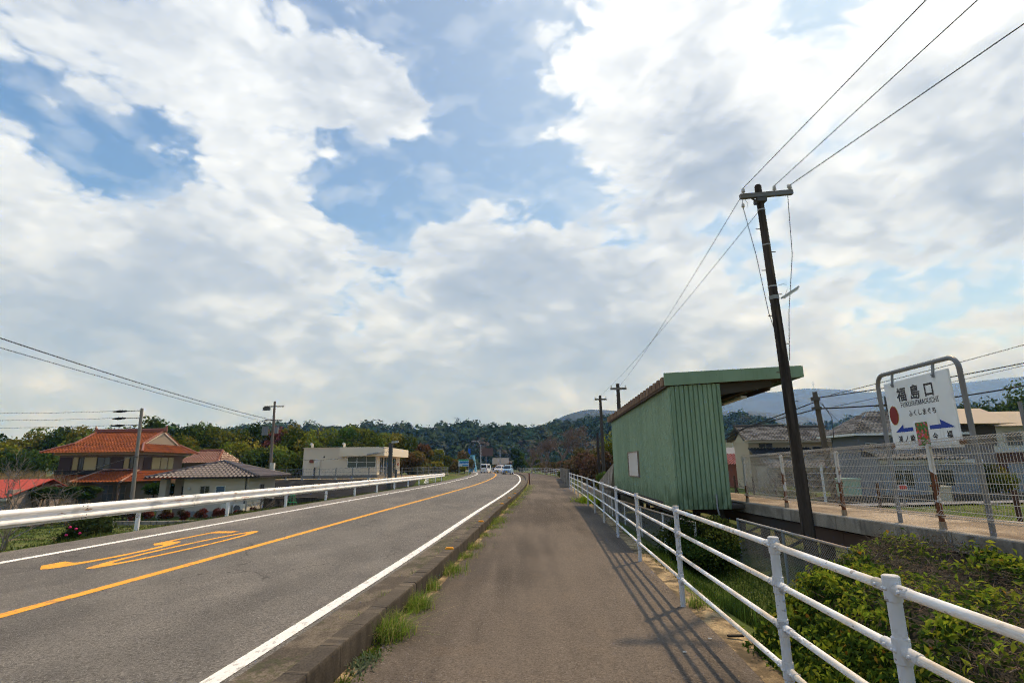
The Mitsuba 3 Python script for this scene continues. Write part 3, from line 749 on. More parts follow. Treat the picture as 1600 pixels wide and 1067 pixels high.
py = [2.55, 3.85, 6.70, 9.65, 12.75, 15.85, 19.0, 22.2, 25.4, 28.6, 31.6, 34.4, 36.8]
pipe_railing('white painted steel pipe railing with four rails along the footpath, nearest to the camera', [(float(XF(v)), v) for v in py], (float(XF(-.6)), -.6), None, 6)
py = [66, 69, 72, 75, 78, 81, 84, 87, 91, 95, 99, 103, 108, 113, 118, 123, 128, 133, 139]
pipe_railing('far white pipe railing round the bend of the footpath, beyond the concrete wall', [(float(XF(v)), v) for v in py])
# concrete wall between the two railings
k = thing('concrete_wall', 'chest high concrete panel wall between the two white railings', 'wall')
yy = 40.0
while yy < 63:
    m = MB().prism([(float(XF(yy)) - .09, yy, -.3), (float(XF(yy)) + .09, yy, -.3), (float(XF(yy)) + .09, yy, 1.18), (float(XF(yy)) - .09, yy, 1.18)], (float(XF(yy + 2.27) - XF(yy)), 2.27, 0))
    part(k, 'panel', m, 'concrete')
    part(k, 'post', MB().box(float(XF(yy)) - .13, float(XF(yy)) + .13, yy - .12, yy + .12, -.3, 1.26), 'concrete')
    yy += 2.3 + .0

# ------------------------------------------------------------------ guard rail on the far side of the road
GR = thing('guard_rail', 'long white corrugated steel guard rail with chipped paint, on the field side of the road', 'guard rail')
prof = [(0, 0), (.010, .018), (.028, .035), (.076, .060), (.082, .080), (.076, .105), (.026, .145), (.020, .175), (.026, .205), (.076, .245), (.082, .270), (.076, .290), (.028, .315), (.010, .332), (0, .35)]
outline = [(d, z) for d, z in prof] + [(d - .012, z) for d, z in prof[::-1]]


def gpt(y, o=0.0): p = road_pt(y, -6.95 - 1.50 + o); return p[..., 0], p[..., 1]


GSTEP = 4.05; g0 = 14.3
for i in range(-5, 12):
    ya = g0 + GSTEP * i - (2.02); yb = ya + GSTEP + .12
    if ya > 58: break
    yb = min(yb, 60.5)
    ts = np.linspace(ya, yb, 5); P = np.zeros((5, len(outline), 3))
    for j, (d, z) in enumerate(outline):
        x, y = gpt(ts, d + .062 + (.006 if i % 2 else 0)); P[:, j] = np.stack([x, y, z + .50 + (.002 if i % 2 else 0) + 0 * x], -1)
    P2 = np.concatenate([P, P[:, :1]], 1)
    m = MB().grid(P2); n = len(prof)
    for e, fl in ((0, False), (-1, True)):
        for q in range(n - 1):
            quad = [P[e, q], P[e, q + 1], P[e, 2 * n - 2 - q], P[e, 2 * n - 1 - q]]
            m.poly(quad if fl else quad[::-1])
    b = part(GR, 'beam', m, 'guardrail_paint', 35)
    if i > -3 and i < 6:
        bm = MB()
        for dy in (.03, .15):
            for z in (.545, .60, .745, .80):
                x, y = gpt(np.array(ya + dy), .062 + .074); disc(bm, (float(x), float(y), z), (1, 0, 0), .014, .014, 8)
        vput(b, 'bolts', bm, (.10, .09, .08))
for i in range(-5, 12):
    y0 = g0 + GSTEP * i
    if y0 > 60: break
    x, y = gpt(np.array(y0), -.02); x, y = float(x), float(y)
    p = part(GR, 'post', MB().tube([(x, y, -.7), (x, y, .765), (x, y, .785)], [.057, .057, .035], 14), 'guardrail_paint', 40)
    part(p, 'bracket', MB().box(x + .05, x + .076, y - .035, y + .035, .56, .79), 'guardrail_paint')
# end frame of thin white pipes
k = thing('pipe_barrier', 'low white triangular pipe frame at the end of the guard rail', 'barrier')
x, y = gpt(np.array(56.0)); x, y = float(x) - .9, float(y)
for j in range(3):
    m = MB().tube([(x + .12 * j, y - 3.2, -.05), (x + .12 * j, y - .6, .75 - .0 * j), (x + .12 * j, y + 1.6, .78), (x + .12 * j, y + 1.6, -.1)], .03, 6)
    vput(k, 'pipe', m, (.75, .75, .75), smooth=False)

# ------------------------------------------------------------------ platform
def px_(y): return 5.00 + .040 * (y - 5.0)            # road side edge of the platform
def pz_(y): return .79 - .0140 * (y - 5.58)            # its top


PL = thing('platform', 'old concrete station platform with sandy brown deck on steel beams', 'platform')
yy = 1.6
while yy < 24.5:
    y1 = yy + 2.46; W = 1.9
    P = np.array([[(px_(v) + .16 + (W - .16) * t, v, pz_(v) + .002) for t in np.linspace(0, 1, 5)] for v in np.linspace(yy, y1 + .03, 6)])
    m = MB().grid(P, flip=True); n = P.shape
    for a, b in ((P[:, 0], 1), (P[:, -1], 0)):
        lo = a - [0, 0, .14]; m.grid(np.stack([a, lo] if b else [lo, a], 1), flip=True)
    m.poly([P[0, 0], P[0, 0] - [0, 0, .14], P[0, -1] - [0, 0, .14], P[0, -1]])
    part(PL, 'deck_slab', m, 'deck_concrete')
    m = MB().prism([(px_(yy) + a, yy, pz_(yy) + b) for a, b in ((0, -.20), (.15, -.20), (.15, .012), (.012, .012), (0, 0))], (px_(y1) - px_(yy), y1 - yy - .012, pz_(y1) - pz_(yy)))
    part(PL, 'edge_panel', m, 'concrete')
    m = MB()
    for a in (.10, 1.5):
        m.beam((px_(yy) + a, yy, pz_(yy) - .235), (px_(y1) + a, y1 - .01, pz_(y1) - .235), .10, .012)
        m.beam((px_(yy) + a, yy, pz_(yy) - .34), (px_(y1) + a, y1 - .01, pz_(y1) - .34), .012, .20)
        m.beam((px_(yy) + a, yy, pz_(yy) - .446), (px_(y1) + a, y1 - .01, pz_(y1) - .446), .10, .012)
    vput(PL, 'girder', m, (.055, .052, .05), base2=(.10, .055, .035), sc=3)
    m = MB()
    for a in (.12, 1.45): m.box(px_(yy) + a - .07, px_(yy) + a + .07, yy + .5, yy + .64, -.9, pz_(yy) - .455)
    m.beam((px_(yy) + .12, yy + .57, -.35), (px_(yy) + 1.45, yy + .57, pz_(yy) - .5), .05, .05)
    vput(PL, 'leg', m, (.05, .046, .042), base2=(.09, .05, .03), sc=3)
    yy = y1

# wire mesh fence on the platform
MF = thing('mesh_fence', 'rusty white wire mesh fence along the edge of the platform', 'fence')


def mf_x(y): return px_(y) + .16 if y < 9 else px_(y) + .16 + .01 * (y - 9)


FT = .93                        # height of mesh
fposts = [2.75, 4.80, 6.84, 8.97, 11.03, 13.10]
for y in fposts:
    x, z = mf_x(y), pz_(y)
    m = MB().tube([(x, y, z - .02), (x, y, z + FT + .085), (x, y, z + FT + .10)], [.03, .03, .018], 12)
    p = part(MF, 'post', m, 'rusty_white_paint', 40)
    for h in (.17, .52, FT + .06):
        m = MB(); m.cyl((x, y, z + h - .014), (x, y, z + h + .014), .036, 10); m.beam((x, y - .07, z + h), (x, y + .07, z + h), .012, .02); ball(m, (x - .04, y + .03, z + h), .011)
        part(p, 'clamp', m, 'rusty_white_paint')
    part(p, 'footing', MB().cyl((x, y, z - .02), (x, y, z + .10), .042, 12, r2=.038), 'deck_concrete', 40)  # tan sleeve added for the sunlit lower end of the post
for ya, yb in zip(fposts[:-1], fposts[1:]):
    m = MB(); xs = []
    n = int((yb - ya - .05) / .040)
    for j in range(n + 1):
        y = ya + .03 + (yb - ya - .06) * j / n; x = mf_x(y) - .012; z = pz_(y) + .15
        m.tube([(x, y, z), (x - .055, y, z + .035), (x, y, z + .085), (x, y, z + FT - .085), (x - .055, y, z + FT - .035), (x, y, z + FT)], .0029, 4, None, False)
    for h in list(np.linspace(.085, FT - .085, 8)):
        m.beam((mf_x(ya) - .012, ya + .02, pz_(ya) + .15 + h), (mf_x(yb) - .012, yb - .02, pz_(yb) + .15 + h), .0075, .0075)
    for h, o in ((0, 0), (.035, .055), (FT - .035, .055), (FT, 0)):
        m.beam((mf_x(ya) - .012 - o, ya + .02, pz_(ya) + .15 + h), (mf_x(yb) - .012 - o, yb - .02, pz_(yb) + .15 + h), .008, .008)
    vput(MF, 'mesh_panel', m, (.60, .57, .52), base2=(.40, .32, .24), sc=2.2)

# ------------------------------------------------------------------ station sign
SG = thing('station_sign', 'white station name sign hanging in a bent steel pipe frame on the platform', 'sign')
sa, sb = np.array([5.24, 6.15]), np.array([5.42, 7.84]); sd = (sb - sa) / np.linalg.norm(sb - sa); sl = np.linalg.norm(sb - sa)
snrm = np.array([-sd[1], sd[0]])        # towards the road (-x)
if snrm[0] > 0: snrm = -snrm


def sp(u, v, o=0.0): q = sa + sd * u + snrm * o; return np.array([q[0], q[1], v])   # u from near post, v height, o proud of the face


ztop = 2.80; r = .16
pts = [sp(0, .6)] + [sp(0, 1.6)] + [sp(r - r * math.cos(a), ztop - r + r * math.sin(a)) for a in np.linspace(0, PI / 2, 7)] + [sp(sl - r + r * math.sin(a), ztop + .02 - r + r * math.cos(a)) for a in np.linspace(0, PI / 2, 7)] + [sp(sl, 1.6), sp(sl, .6)]
# densify for a steady tube
vput(SG, 'frame', MB().tube(pts, .029, 14, ref=np.r_[snrm, 0]), (.17, .185, .20), base2=(.17, .135, .11), sc=2.2, mat='paint_satin', smooth=True)
bw, b0, b1 = 1.34, 1.75, 2.68; u0 = (sl - bw) / 2 + .01
part(SG, 'board', MB().obox((sp(u0 + bw / 2, (b0 + b1) / 2)), (bw / 2, .012, (b1 - b0) / 2), (np.r_[sd, 0], np.r_[snrm, 0], (0, 0, 1))), 'sign_face')
for u in (u0 + .25, u0 + bw - .22):
    m = MB().beam(sp(u, b1 - .07, .02), sp(u, ztop, .0), .035, .02); ball(m, sp(u, b1 - .04, .035), .014)
    part(SG, 'hanger', m, 'galvanised')
for u in (u0 - .0, u0 + bw):
    vput(SG, 'clamp', MB().beam(sp(u - .05 if u < .5 else u - .03, b0 + .06), sp(u + .03 if u < .5 else u + .05, b0 + .06), .03, .06), (.16, .08, .04))
GLY = {"福":[[[[39,72],[39,80],[40,82],[96,81],[96,72],[95,71],[40,70]]],[[[0,24],[0,26],[16,41],[26,55],[5,56],[3,58],[4,67],[17,68],[11,82],[18,86],[20,86],[26,78],[30,68],[37,68],[42,64],[40,56],[32,42],[38,37],[40,38],[95,38],[96,-9],[94,-10],[86,-10],[84,-9],[84,-6],[51,-6],[49,-10],[40,-10],[39,21],[36,22],[29,29],[29,-9],[27,-10],[18,-10],[16,-8],[16,23],[8,17],[5,16]],[[73,6],[84,6],[84,11],[73,11]],[[73,22],[84,22],[84,27],[73,27]],[[51,6],[61,6],[61,11],[51,11]],[[51,22],[61,22],[61,27],[51,27]]],[[[44,67],[46,68],[90,68],[91,66],[91,42],[90,40],[46,41],[44,42]],[[56,52],[79,52],[79,57],[56,57]]]],"島":[[[[7,15],[9,17],[17,17],[16,77],[17,78],[39,79],[42,86],[47,87],[54,86],[55,84],[54,79],[82,77],[81,44],[28,43],[28,41],[95,40],[97,39],[96,30],[28,30],[28,28],[93,27],[91,2],[88,-6],[85,-9],[81,-10],[67,-10],[65,-7],[56,-7],[55,-4],[9,-4],[7,-2]],[[66,16],[67,1],[77,1],[80,17]],[[28,54],[70,54],[70,55],[28,56]],[[28,68],[28,66],[70,66],[70,68]],[[43,7],[55,7],[55,17],[43,17]],[[18,16],[19,7],[31,7],[31,17]]]],"口":[[[[10,74],[12,76],[89,75],[89,-7],[78,-7],[77,0],[23,0],[22,-8],[11,-7]],[[23,64],[23,13],[77,13],[77,63]]]],"ふ":[[[[70,34],[71,37],[77,40],[81,40],[95,16],[98,8],[98,5],[90,1],[87,2],[79,19]]],[[[34,71],[34,73],[40,80],[43,79],[67,66],[69,58],[59,50],[55,48],[48,54],[48,56],[52,60]]],[[[29,6],[30,9],[50,7],[54,10],[54,16],[52,21],[45,31],[34,42],[34,43],[38,47],[41,50],[43,50],[57,36],[64,25],[68,16],[67,5],[65,2],[58,-4],[53,-5],[41,-6],[31,-4]]],[[[2,9],[3,11],[17,21],[29,31],[31,31],[37,23],[36,21],[26,11],[9,0],[6,2]]]],"く":[[[[18,37],[19,41],[23,47],[49,69],[62,82],[64,83],[72,75],[72,72],[37,43],[33,38],[69,7],[75,1],[74,-2],[67,-8],[65,-9],[49,6],[27,26],[20,32]]]],"し":[[[[21,16],[23,80],[35,80],[36,79],[34,14],[38,8],[45,6],[53,6],[63,8],[72,14],[84,26],[92,17],[89,12],[74,-1],[55,-8],[42,-7],[31,-4],[25,3]]]],"ま":[[[[16,9],[18,18],[24,24],[33,27],[47,28],[47,36],[20,37],[16,39],[16,48],[18,50],[46,48],[46,57],[18,59],[17,70],[46,69],[47,81],[48,82],[59,81],[59,70],[81,72],[86,71],[85,60],[59,57],[59,49],[84,51],[87,49],[86,39],[60,36],[60,25],[74,19],[89,8],[89,6],[83,-2],[81,-2],[72,5],[61,11],[59,3],[53,-4],[44,-7],[32,-7],[21,-2],[17,3]],[[28,9],[33,5],[44,5],[47,9],[47,16],[33,15],[29,12]]]],"ぐ":[[[[68,59],[69,61],[76,64],[82,56],[87,46],[78,42]]],[[[56,54],[58,57],[63,59],[65,59],[74,45],[75,41],[68,38],[66,38]]],[[[17,37],[18,43],[25,51],[51,72],[60,82],[64,82],[71,75],[71,73],[32,38],[66,9],[73,1],[73,-1],[66,-8],[63,-9],[47,7],[25,26],[19,32]]]],"ち":[[[[10,56],[9,66],[10,68],[30,67],[31,80],[33,81],[44,80],[43,67],[80,71],[81,69],[80,59],[40,54],[36,40],[48,43],[64,44],[79,39],[85,32],[87,25],[87,16],[83,7],[75,0],[63,-5],[54,-6],[32,-5],[29,4],[30,7],[52,6],[65,9],[73,16],[74,21],[73,26],[66,32],[52,32],[37,27],[27,16],[17,19],[17,22],[23,40],[27,54]]]],"浦":[[[[6,77],[7,80],[10,84],[14,85],[30,76],[33,73],[57,73],[57,85],[59,87],[67,87],[69,85],[69,73],[78,73],[70,79],[71,82],[76,87],[93,78],[94,73],[98,71],[97,62],[69,61],[69,57],[93,55],[93,-4],[91,-7],[84,-10],[72,-10],[69,-4],[69,-9],[67,-10],[59,-10],[57,-9],[57,11],[45,11],[44,-10],[34,-10],[33,55],[35,56],[57,57],[57,61],[30,61],[28,64],[25,65]],[[69,1],[81,1],[81,11],[69,11]],[[69,40],[81,40],[81,44],[69,44]],[[81,22],[81,28],[69,28],[69,23]],[[45,23],[57,23],[57,28],[45,28]],[[45,40],[57,40],[57,44],[45,44]]],[[[4,-3],[4,-1],[22,32],[26,32],[32,27],[32,25],[16,-7],[13,-9]]],[[[2,52],[7,58],[9,58],[28,48],[28,45],[24,38],[21,38],[3,48]]]],"ノ":[[[[12,5],[12,7],[27,14],[38,22],[50,34],[62,54],[70,77],[82,74],[82,71],[79,61],[67,35],[60,24],[51,15],[37,4],[22,-4],[20,-4]]]],"崎":[[[[4,4],[4,69],[13,70],[14,68],[14,15],[16,15],[18,85],[25,86],[28,84],[28,16],[30,17],[32,70],[40,70],[41,69],[43,77],[62,78],[65,86],[74,86],[75,78],[95,76],[95,67],[76,66],[93,56],[95,54],[94,50],[98,48],[98,40],[93,38],[92,-1],[89,-8],[82,-10],[68,-10],[65,-3],[66,1],[80,1],[80,38],[41,38],[41,2],[39,1],[32,1],[30,4],[11,2]],[[69,57],[61,50],[80,50]],[[41,68],[41,55],[53,59],[60,66],[43,67]]],[[[45,4],[46,34],[74,35],[75,8],[57,7],[56,3],[54,1],[48,1]],[[56,18],[64,18],[64,25],[57,25]]]],"今":[[[[1,47],[3,50],[15,56],[32,69],[49,88],[58,83],[58,79],[74,65],[99,49],[99,47],[92,39],[89,39],[67,54],[51,69],[40,59],[46,60],[60,48],[66,43],[63,37],[81,37],[88,33],[82,23],[55,-11],[45,-7],[44,-5],[66,24],[15,24],[14,26],[14,35],[15,37],[53,37],[37,52],[37,54],[39,57],[21,45],[9,38],[7,39]]]]}


def board_pt(a, b, o):
    """a: along the board from its far (reading: left) end, b: height on the board"""
    return sp(u0 + bw - a, b0 + b, .012 + o)


def flat_on_board(pg, col, nm, o=.003, lab=None):
    m = MB()
    for q in getattr(pg, 'geoms', [pg]):
        v2, f2 = trimesh.creation.triangulate_polygon(q, engine='earcut')
        m.add(np.array([board_pt(a, b, o) for a, b in v2]), f2)
    v, f = m.mesh(); a = np.cross(v[f[:, 1]] - v[f[:, 0]], v[f[:, 2]] - v[f[:, 0]]); w = a @ np.r_[snrm, 0] < 0
    f[w] = f[w][:, ::-1]
    part(SG, nm, (v, f), 'paint_satin', False, col, label=lab)


def glyphs(text, a0, b0_, h, w, pitch, col, nm, lab=None):
    out = []
    for i, ch in enumerate(text):
        for rings in GLY[ch]:
            pg = shapely.Polygon([(a0 + i * pitch + x / 100 * w, b0_ + y / 100 * h) for x, y in rings[0]], [[(a0 + i * pitch + x / 100 * w, b0_ + y / 100 * h) for x, y in q] for q in rings[1:]])
            out.append(pg.buffer(0))
        flat_on_board(shapely.MultiPolygon([g for p in out for g in getattr(p, 'geoms', [p])]), col, nm, lab=lab); out = []


INK = (.030, .030, .036)
glyphs('福島口', .27, .66, .20, .215, .285, INK, 'large_character')
glyphs('ふくしまぐち', .46, .435, .085, .088, .095, INK, 'small_character')
glyphs('浦ノ崎', .14, .105, .095, .10, .135, INK, 'character')
glyphs('今', .86, .105, .098, .105, .2, INK, 'character')
glyphs('福', 1.125, .115, .098, .105, .2, INK, 'character')
tm = meshkit.text_mesh('FUKUSHIMAGUCHI', .066, .002)
tv = np.array(tm.vertices); tv[:, 0] *= .78 / tv[:, 0].max()
part(SG, 'roman_lettering', (np.array([board_pt(.32 + a, .562 + b, .0015 + c) for a, b, c in tv]), np.array(tm.faces)), 'paint_satin', False, INK)
BLUE = (.012, .045, .30)
flat_on_board(shapely.Polygon([(.12, .245), (.30, .335), (.295, .285), (.50, .285), (.50, .235), (.12, .235)]), BLUE, 'arrow', lab='blue arrow pointing to the far end')
flat_on_board(shapely.Polygon([(.84, .235), (1.30, .235), (1.05, .345), (1.05, .285), (.84, .285)]), BLUE, 'arrow', lab='blue arrow pointing to the near end')
el = shapely.affinity.scale(shapely.Point(.13, .47).buffer(1, 32), .105, .135)
flat_on_board(el, (.50, .33, .10), 'badge_rim', .003)
flat_on_board(shapely.affinity.scale(shapely.Point(.13, .47).buffer(1, 32), .096, .126), (.22, .022, .022), 'badge', .005, 'plain dark red oval badge')
pg = shapely.box(.565, .05, .785, .325).buffer(.012); v2, f2 = trimesh.creation.triangulate_polygon(pg, engine='earcut')
part(SG, 'flower_sticker', (np.array([board_pt(a, b, .003) for a, b in v2]), f2[:, ::-1]), 'flower_print')

# ------------------------------------------------------------------ green shelter
SH = thing('station_shelter', 'green corrugated steel waiting shelter with rusty roof edge beside the platform', 'shelter')


def shx(y): return 3.77 + .053 * (y - 12.7)


Y0, Y1 = 12.7, 23.6; SW = 1.20


def corrugated(a, b, z0, z1, pitch, depth, duty, out, ztop_b=None, lip=.25):
    """ribbed sheet from a to b (xy), ribs standing out by depth along out (xy), top z1 (ztop_b at b)"""
    a, b = np.asarray(a, float), np.asarray(b, float); L = np.linalg.norm(b - a); t = (b - a) / L; out = np.asarray(out, float)
    s = [0.0]; d = [0.0]
    k = 0
    while k * pitch < L:
        o = k * pitch
        for f_, h in ((duty * .5, 0), (duty * .5 + lip * .5, 1), (1 - lip * .5 - duty * .0 - .05, 1), (1.0, 0)):
            s.append(min(o + f_ * pitch, L)); d.append(h)
        k += 1
    s, d = np.array(s), np.array(d)
    zt = z1 + (0 if ztop_b is None else (ztop_b - z1) * s / L)
    zs = np.linspace(0, 1, 5)
    P = np.zeros((len(s), len(zs), 3))
    for j, q in enumerate(zs):
        xy = a + s[:, None] * t + (d * depth)[:, None] * out; P[:, j, :2] = xy; P[:, j, 2] = z0 + (zt - z0) * q
    return P


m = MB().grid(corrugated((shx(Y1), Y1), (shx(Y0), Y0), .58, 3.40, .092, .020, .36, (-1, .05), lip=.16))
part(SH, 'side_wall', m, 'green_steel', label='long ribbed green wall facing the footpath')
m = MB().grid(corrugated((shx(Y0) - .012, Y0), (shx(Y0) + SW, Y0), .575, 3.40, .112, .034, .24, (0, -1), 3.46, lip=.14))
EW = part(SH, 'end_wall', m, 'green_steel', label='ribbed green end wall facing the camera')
m = MB()
for z in (1.35, 2.15, 2.95):
    for q in range(10): ball(m, (shx(Y0) + .03 + q * .112 + .005, Y0 - .004, z + .01 * (q % 3)), (.009, .006, .009), sub=0)
vput(EW, 'screws', m, (.07, .04, .025))
part(EW, 'corner_trim', MB().box(shx(Y0) - .045, shx(Y0) - .0, Y0 - .028, Y0 + .03, .57, 3.36), 'green_steel')
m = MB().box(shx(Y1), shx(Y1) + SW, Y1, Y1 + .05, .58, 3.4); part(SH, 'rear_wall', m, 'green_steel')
m = MB().box(shx(Y0) + .06, shx(Y1) + SW - .1, Y0 + .05, Y1 - .05, .58, .66); vput(SH, 'floor', m, (.07, .06, .05))
vput(EW, 'drain_pipe', MB().tube([(shx(Y0) + .86, Y0 - .06, .9), (shx(Y0) + .86, Y0 - .06, .62), (shx(Y0) + .89, Y0 - .05, .45)], .018, 8), (.30, .32, .33))
# roof: folded plates that run down towards the footpath, tooth shaped ends along the eave


def rx0(y): return shx(y) - .115


m = MB(); tooth = MB(); yy = Y0 - .02; RW = 3.30; RS = .047; TQ = .46
while yy < Y1 + .25:
    q = TQ
    for (a, b, zl, zh) in ((yy, yy + q * .30, 0, .15), (yy + q * .30, yy + q * .62, .15, .15), (yy + q * .62, yy + q * .92, .15, 0), (yy + q * .92, yy + q, 0, 0)):
        xa, xb = rx0(a), rx0(b)
        P = np.array([[(xa, a, 3.50 + zl), (xa + RW, a, 3.50 + zl + RS * RW)], [(xb, b, 3.50 + zh), (xb + RW, b, 3.50 + zh + RS * RW)]])
        m.grid(P); m.grid(P - [0, 0, .006], flip=True)
        m.add([P[0, 0], P[1, 0], P[1, 0] - [0, 0, .02], P[0, 0] - [0, 0, .02]], [[0, 1, 2, 3]])
    tooth.prism([(rx0(yy) - .012, yy + q * .10, 3.44), (rx0(yy) - .012, yy + q * .82, 3.44), (rx0(yy) - .012, yy + q * .66, 3.648), (rx0(yy) - .012, yy + q * .28, 3.648)], (.03, 0, 0))
    yy += q
vput(SH, 'roof_plates', m, (.065, .04, .03), base2=(.12, .085, .062), sc=3.0)
vput(SH, 'eave_closures', tooth, (.13, .07, .042), base2=(.24, .165, .11), sc=4.0, kind='stuff')
m = MB().prism([(rx0(Y0) - .02, Y0 - .10, 3.41), (rx0(Y0) + RW, Y0 - .10, 3.585), (rx0(Y0) + RW, Y0 - .10, 3.86), (rx0(Y0) - .02, Y0 - .10, 3.715)], (0, .045, 0))
part(SH, 'fascia', m, 'green_steel')
m = MB().prism([(rx0(Y0) + RW - .0, Y0 - .10, 3.586), (rx0(Y0) + RW + .03, Y0 - .10, 3.586), (rx0(Y0) + RW + .03, Y0 - .10, 3.85), (rx0(Y0) + RW, Y0 - .10, 3.85)], (.58, 11.1, 0))
part(SH, 'front_fascia', m, 'green_steel')
m = MB().prism([(rx0(Y0) - .0, Y0 - .06, 3.38), (rx0(Y0) + .06, Y0 - .06, 3.38), (rx0(Y0) + .06, Y0 - .06, 3.48), (rx0(Y0), Y0 - .06, 3.48)], (.58, 11.1, 0))
vput(SH, 'eave_beam', m, (.075, .05, .036), sc=3)
for yb in (12.86, 16.4, 20.0, 23.4):
    m = MB().prism([(shx(yb) + SW + .003, yb, 3.20), (shx(yb) + SW + 1.35, yb, 3.40), (shx(yb) + SW + 1.35, yb, 3.545), (shx(yb) + SW + .003, yb, 3.475)], (0, .09, 0))
    vput(SH, 'canopy_beam', m, (.075, .065, .052), base2=(.045, .04, .034), sc=3)
m = MB()
for a in (1.5, 2.0, 2.5): m.beam((shx(13) + a, 12.95, 3.37), (shx(23.4) + a, 23.4, 3.37), .06, .10)
vput(SH, 'purlin', m, (.07, .05, .038))
vput(SH, 'lamp_tray', MB().beam((shx(13.4) + 1.9, 13.1, 3.18), (shx(14) + 1.95, 14.6, 3.18), .14, .05), (.55, .52, .46))
for yb in (12.95, 18, 23.3):
    m = MB()
    for o in (.1, 1.05): m.box(shx(yb) + o - .06, shx(yb) + o + .06, yb, yb + .12, -.9, .575)
    vput(SH, 'leg', m, (.045, .042, .038))
vput(SH, 'floor_beam', MB().prism([(shx(Y0) + .03, Y0 + .05, .42), (shx(Y0) + .13, Y0 + .05, .42), (shx(Y0) + .13, Y0 + .05, .572), (shx(Y0) + .03, Y0 + .05, .572)], (.575, 10.8, 0)), (.04, .036, .032))
nb = thing('notice_board', 'small weathered white notice board fixed to the green shelter wall', 'notice board')
m = MB().prism([(shx(17.32) - .022, 17.32, 1.22), (shx(17.32) - .05, 17.32, 1.22), (shx(17.32) - .05, 17.32, 1.98), (shx(17.32) - .022, 17.32, 1.98)], (.053 * 1.9, 1.9, 0))
vput(nb, 'panel', m, (.62, .61, .58), base2=(.45, .40, .34), sc=3.5)
m = MB(); a, b = 17.30, 19.24
m.beam((shx(a) - .045, a, 1.205), (shx(b) - .045, b, 1.205), .06, .03); m.beam((shx(a) - .045, a, 1.995), (shx(b) - .045, b, 1.995), .06, .025)
for y in (a, b): m.beam((shx(y) - .045, y, 1.19), (shx(y) - .045, y, 2.0), .06, .025, up=(0, 1, 0))
vput(nb, 'frame', m, (.20, .13, .10), base2=(.34, .28, .22), sc=4)

# ramp parapet and board screen behind the shelter
k = thing('ramp_parapet', 'tall sloping concrete parapet of the platform ramp behind the shelter', 'wall')
m = MB().prism([(4.10, 24.3, -.6), (5.3, 24.3, -.6), (5.3, 24.3, 1.63), (4.46, 24.3, 1.63)], (.02, .28, 0)); part(k, 'end_panel', m, 'concrete')
for i in range(4):
    y = 24.65 + i * 2.1
    m = MB().prism([(4.46 + .05 * i * 2.1, y, -.6), (4.64 + .05 * i * 2.1, y, -.6), (4.64 + .05 * i * 2.1, y, 1.58 - .32 * i), (4.46 + .05 * i * 2.1, y, 1.58 - .32 * i)], (.11, 2.06, -.3))
    part(k, 'side_panel', m, 'concrete')
k = thing('retaining_wall', 'low grey concrete retaining wall just behind the pipe railing', 'wall')
for i in range(7):
    y = 19.2 + 2.3 * i; x = float(XF(y)) + .62; x1 = float(XF(y + 2.28)) + .62
    part(k, 'panel', MB().prism([(x, y, -.8), (x + .16, y, -.8), (x + .16, y, .44), (x, y, .44)], (x1 - x, 2.28, 0)), 'concrete')


# ------------------------------------------------------------------ chain link fences below the railing
def chain_link(label, pts, z0, z1, top_c, post_c, diamond=.058):
    k = thing('chain_link_fence', label, 'fence')
    for (x0, y0), (x1, y1) in zip(pts[:-1], pts[1:]):
        vput(k, 'post', MB().cyl((x0, y0, z0 - .4), (x0, y0, z1 + .02), .024, 8), post_c)
        vput(k, 'top_rail', MB().cyl((x0, y0, z1), (x1, y1, z1), .019, 8), top_c, base2=(.30, .18, .10), sc=4)
        L = math.hypot(x1 - x0, y1 - y0); H = z1 - z0; m = MB(); a = np.array([x0, y0, z0]); t = np.array([x1 - x0, y1 - y0, 0]) / L
        n = int((L + H) / diamond)
        for i in range(n):
            s = i * diamond
            for sg in (1, -1):
                s0, s1 = (s - H, s) if sg > 0 else (s, s - H)
                p, q = np.array([s0, 0.0]), np.array([s1, H])
                lo, hi = 0.0, 1.0
                for e in (0, 1):
                    pass
                d = q[0] - p[0]
                tA, tB = (0 - p[0]) / d, (L - p[0]) / d
                lo, hi = max(0, min(tA, tB)), min(1, max(tA, tB))
                if hi <= lo: continue
                P_, Q_ = p + (q - p) * lo, p + (q - p) * hi
                m.beam(a + t * P_[0] + [0, 0, P_[1]], a + t * Q_[0] + [0, 0, Q_[1]], .0034, .0034)
        vput(k, 'wire_mesh', m, (.20, .20, .195), kind=None)
    x, y = pts[-1]; vput(k, 'post', MB().cyl((x, y, z0 - .4), (x, y, z1 + .02), .024, 8), post_c)


chain_link('grey chain link fence in front of the platform, behind the azalea hedge', [(4.36, 10.9), (4.28, 8.95), (4.20, 7.1), (4.12, 5.2), (4.04, 3.3)], -.32, .53, (.33, .34, .34), (.20, .23, .25))
chain_link('rusty topped chain link fence below the green shelter', [(3.42, 10.6), (3.36, 12.6), (3.33, 14.6), (3.31, 16.6), (3.30, 18.6)], -.32, .50, (.46, .42, .36), (.62, .62, .62))

# ------------------------------------------------------------------ utility poles and cables
def insulator(parent, x, y, z, s=1.0, up=1):
    m = MB().tube([(x, y, z), (x, y, z + .03 * s * up), (x, y, z + .04 * s * up), (x, y, z + .10 * s * up), (x, y, z + .125 * s * up)], [.012 * s, .012 * s, .034 * s, .030 * s, .010 * s], 10)
    return vput(parent, 'insulator', m, (.50, .48, .45), mat='glaze')


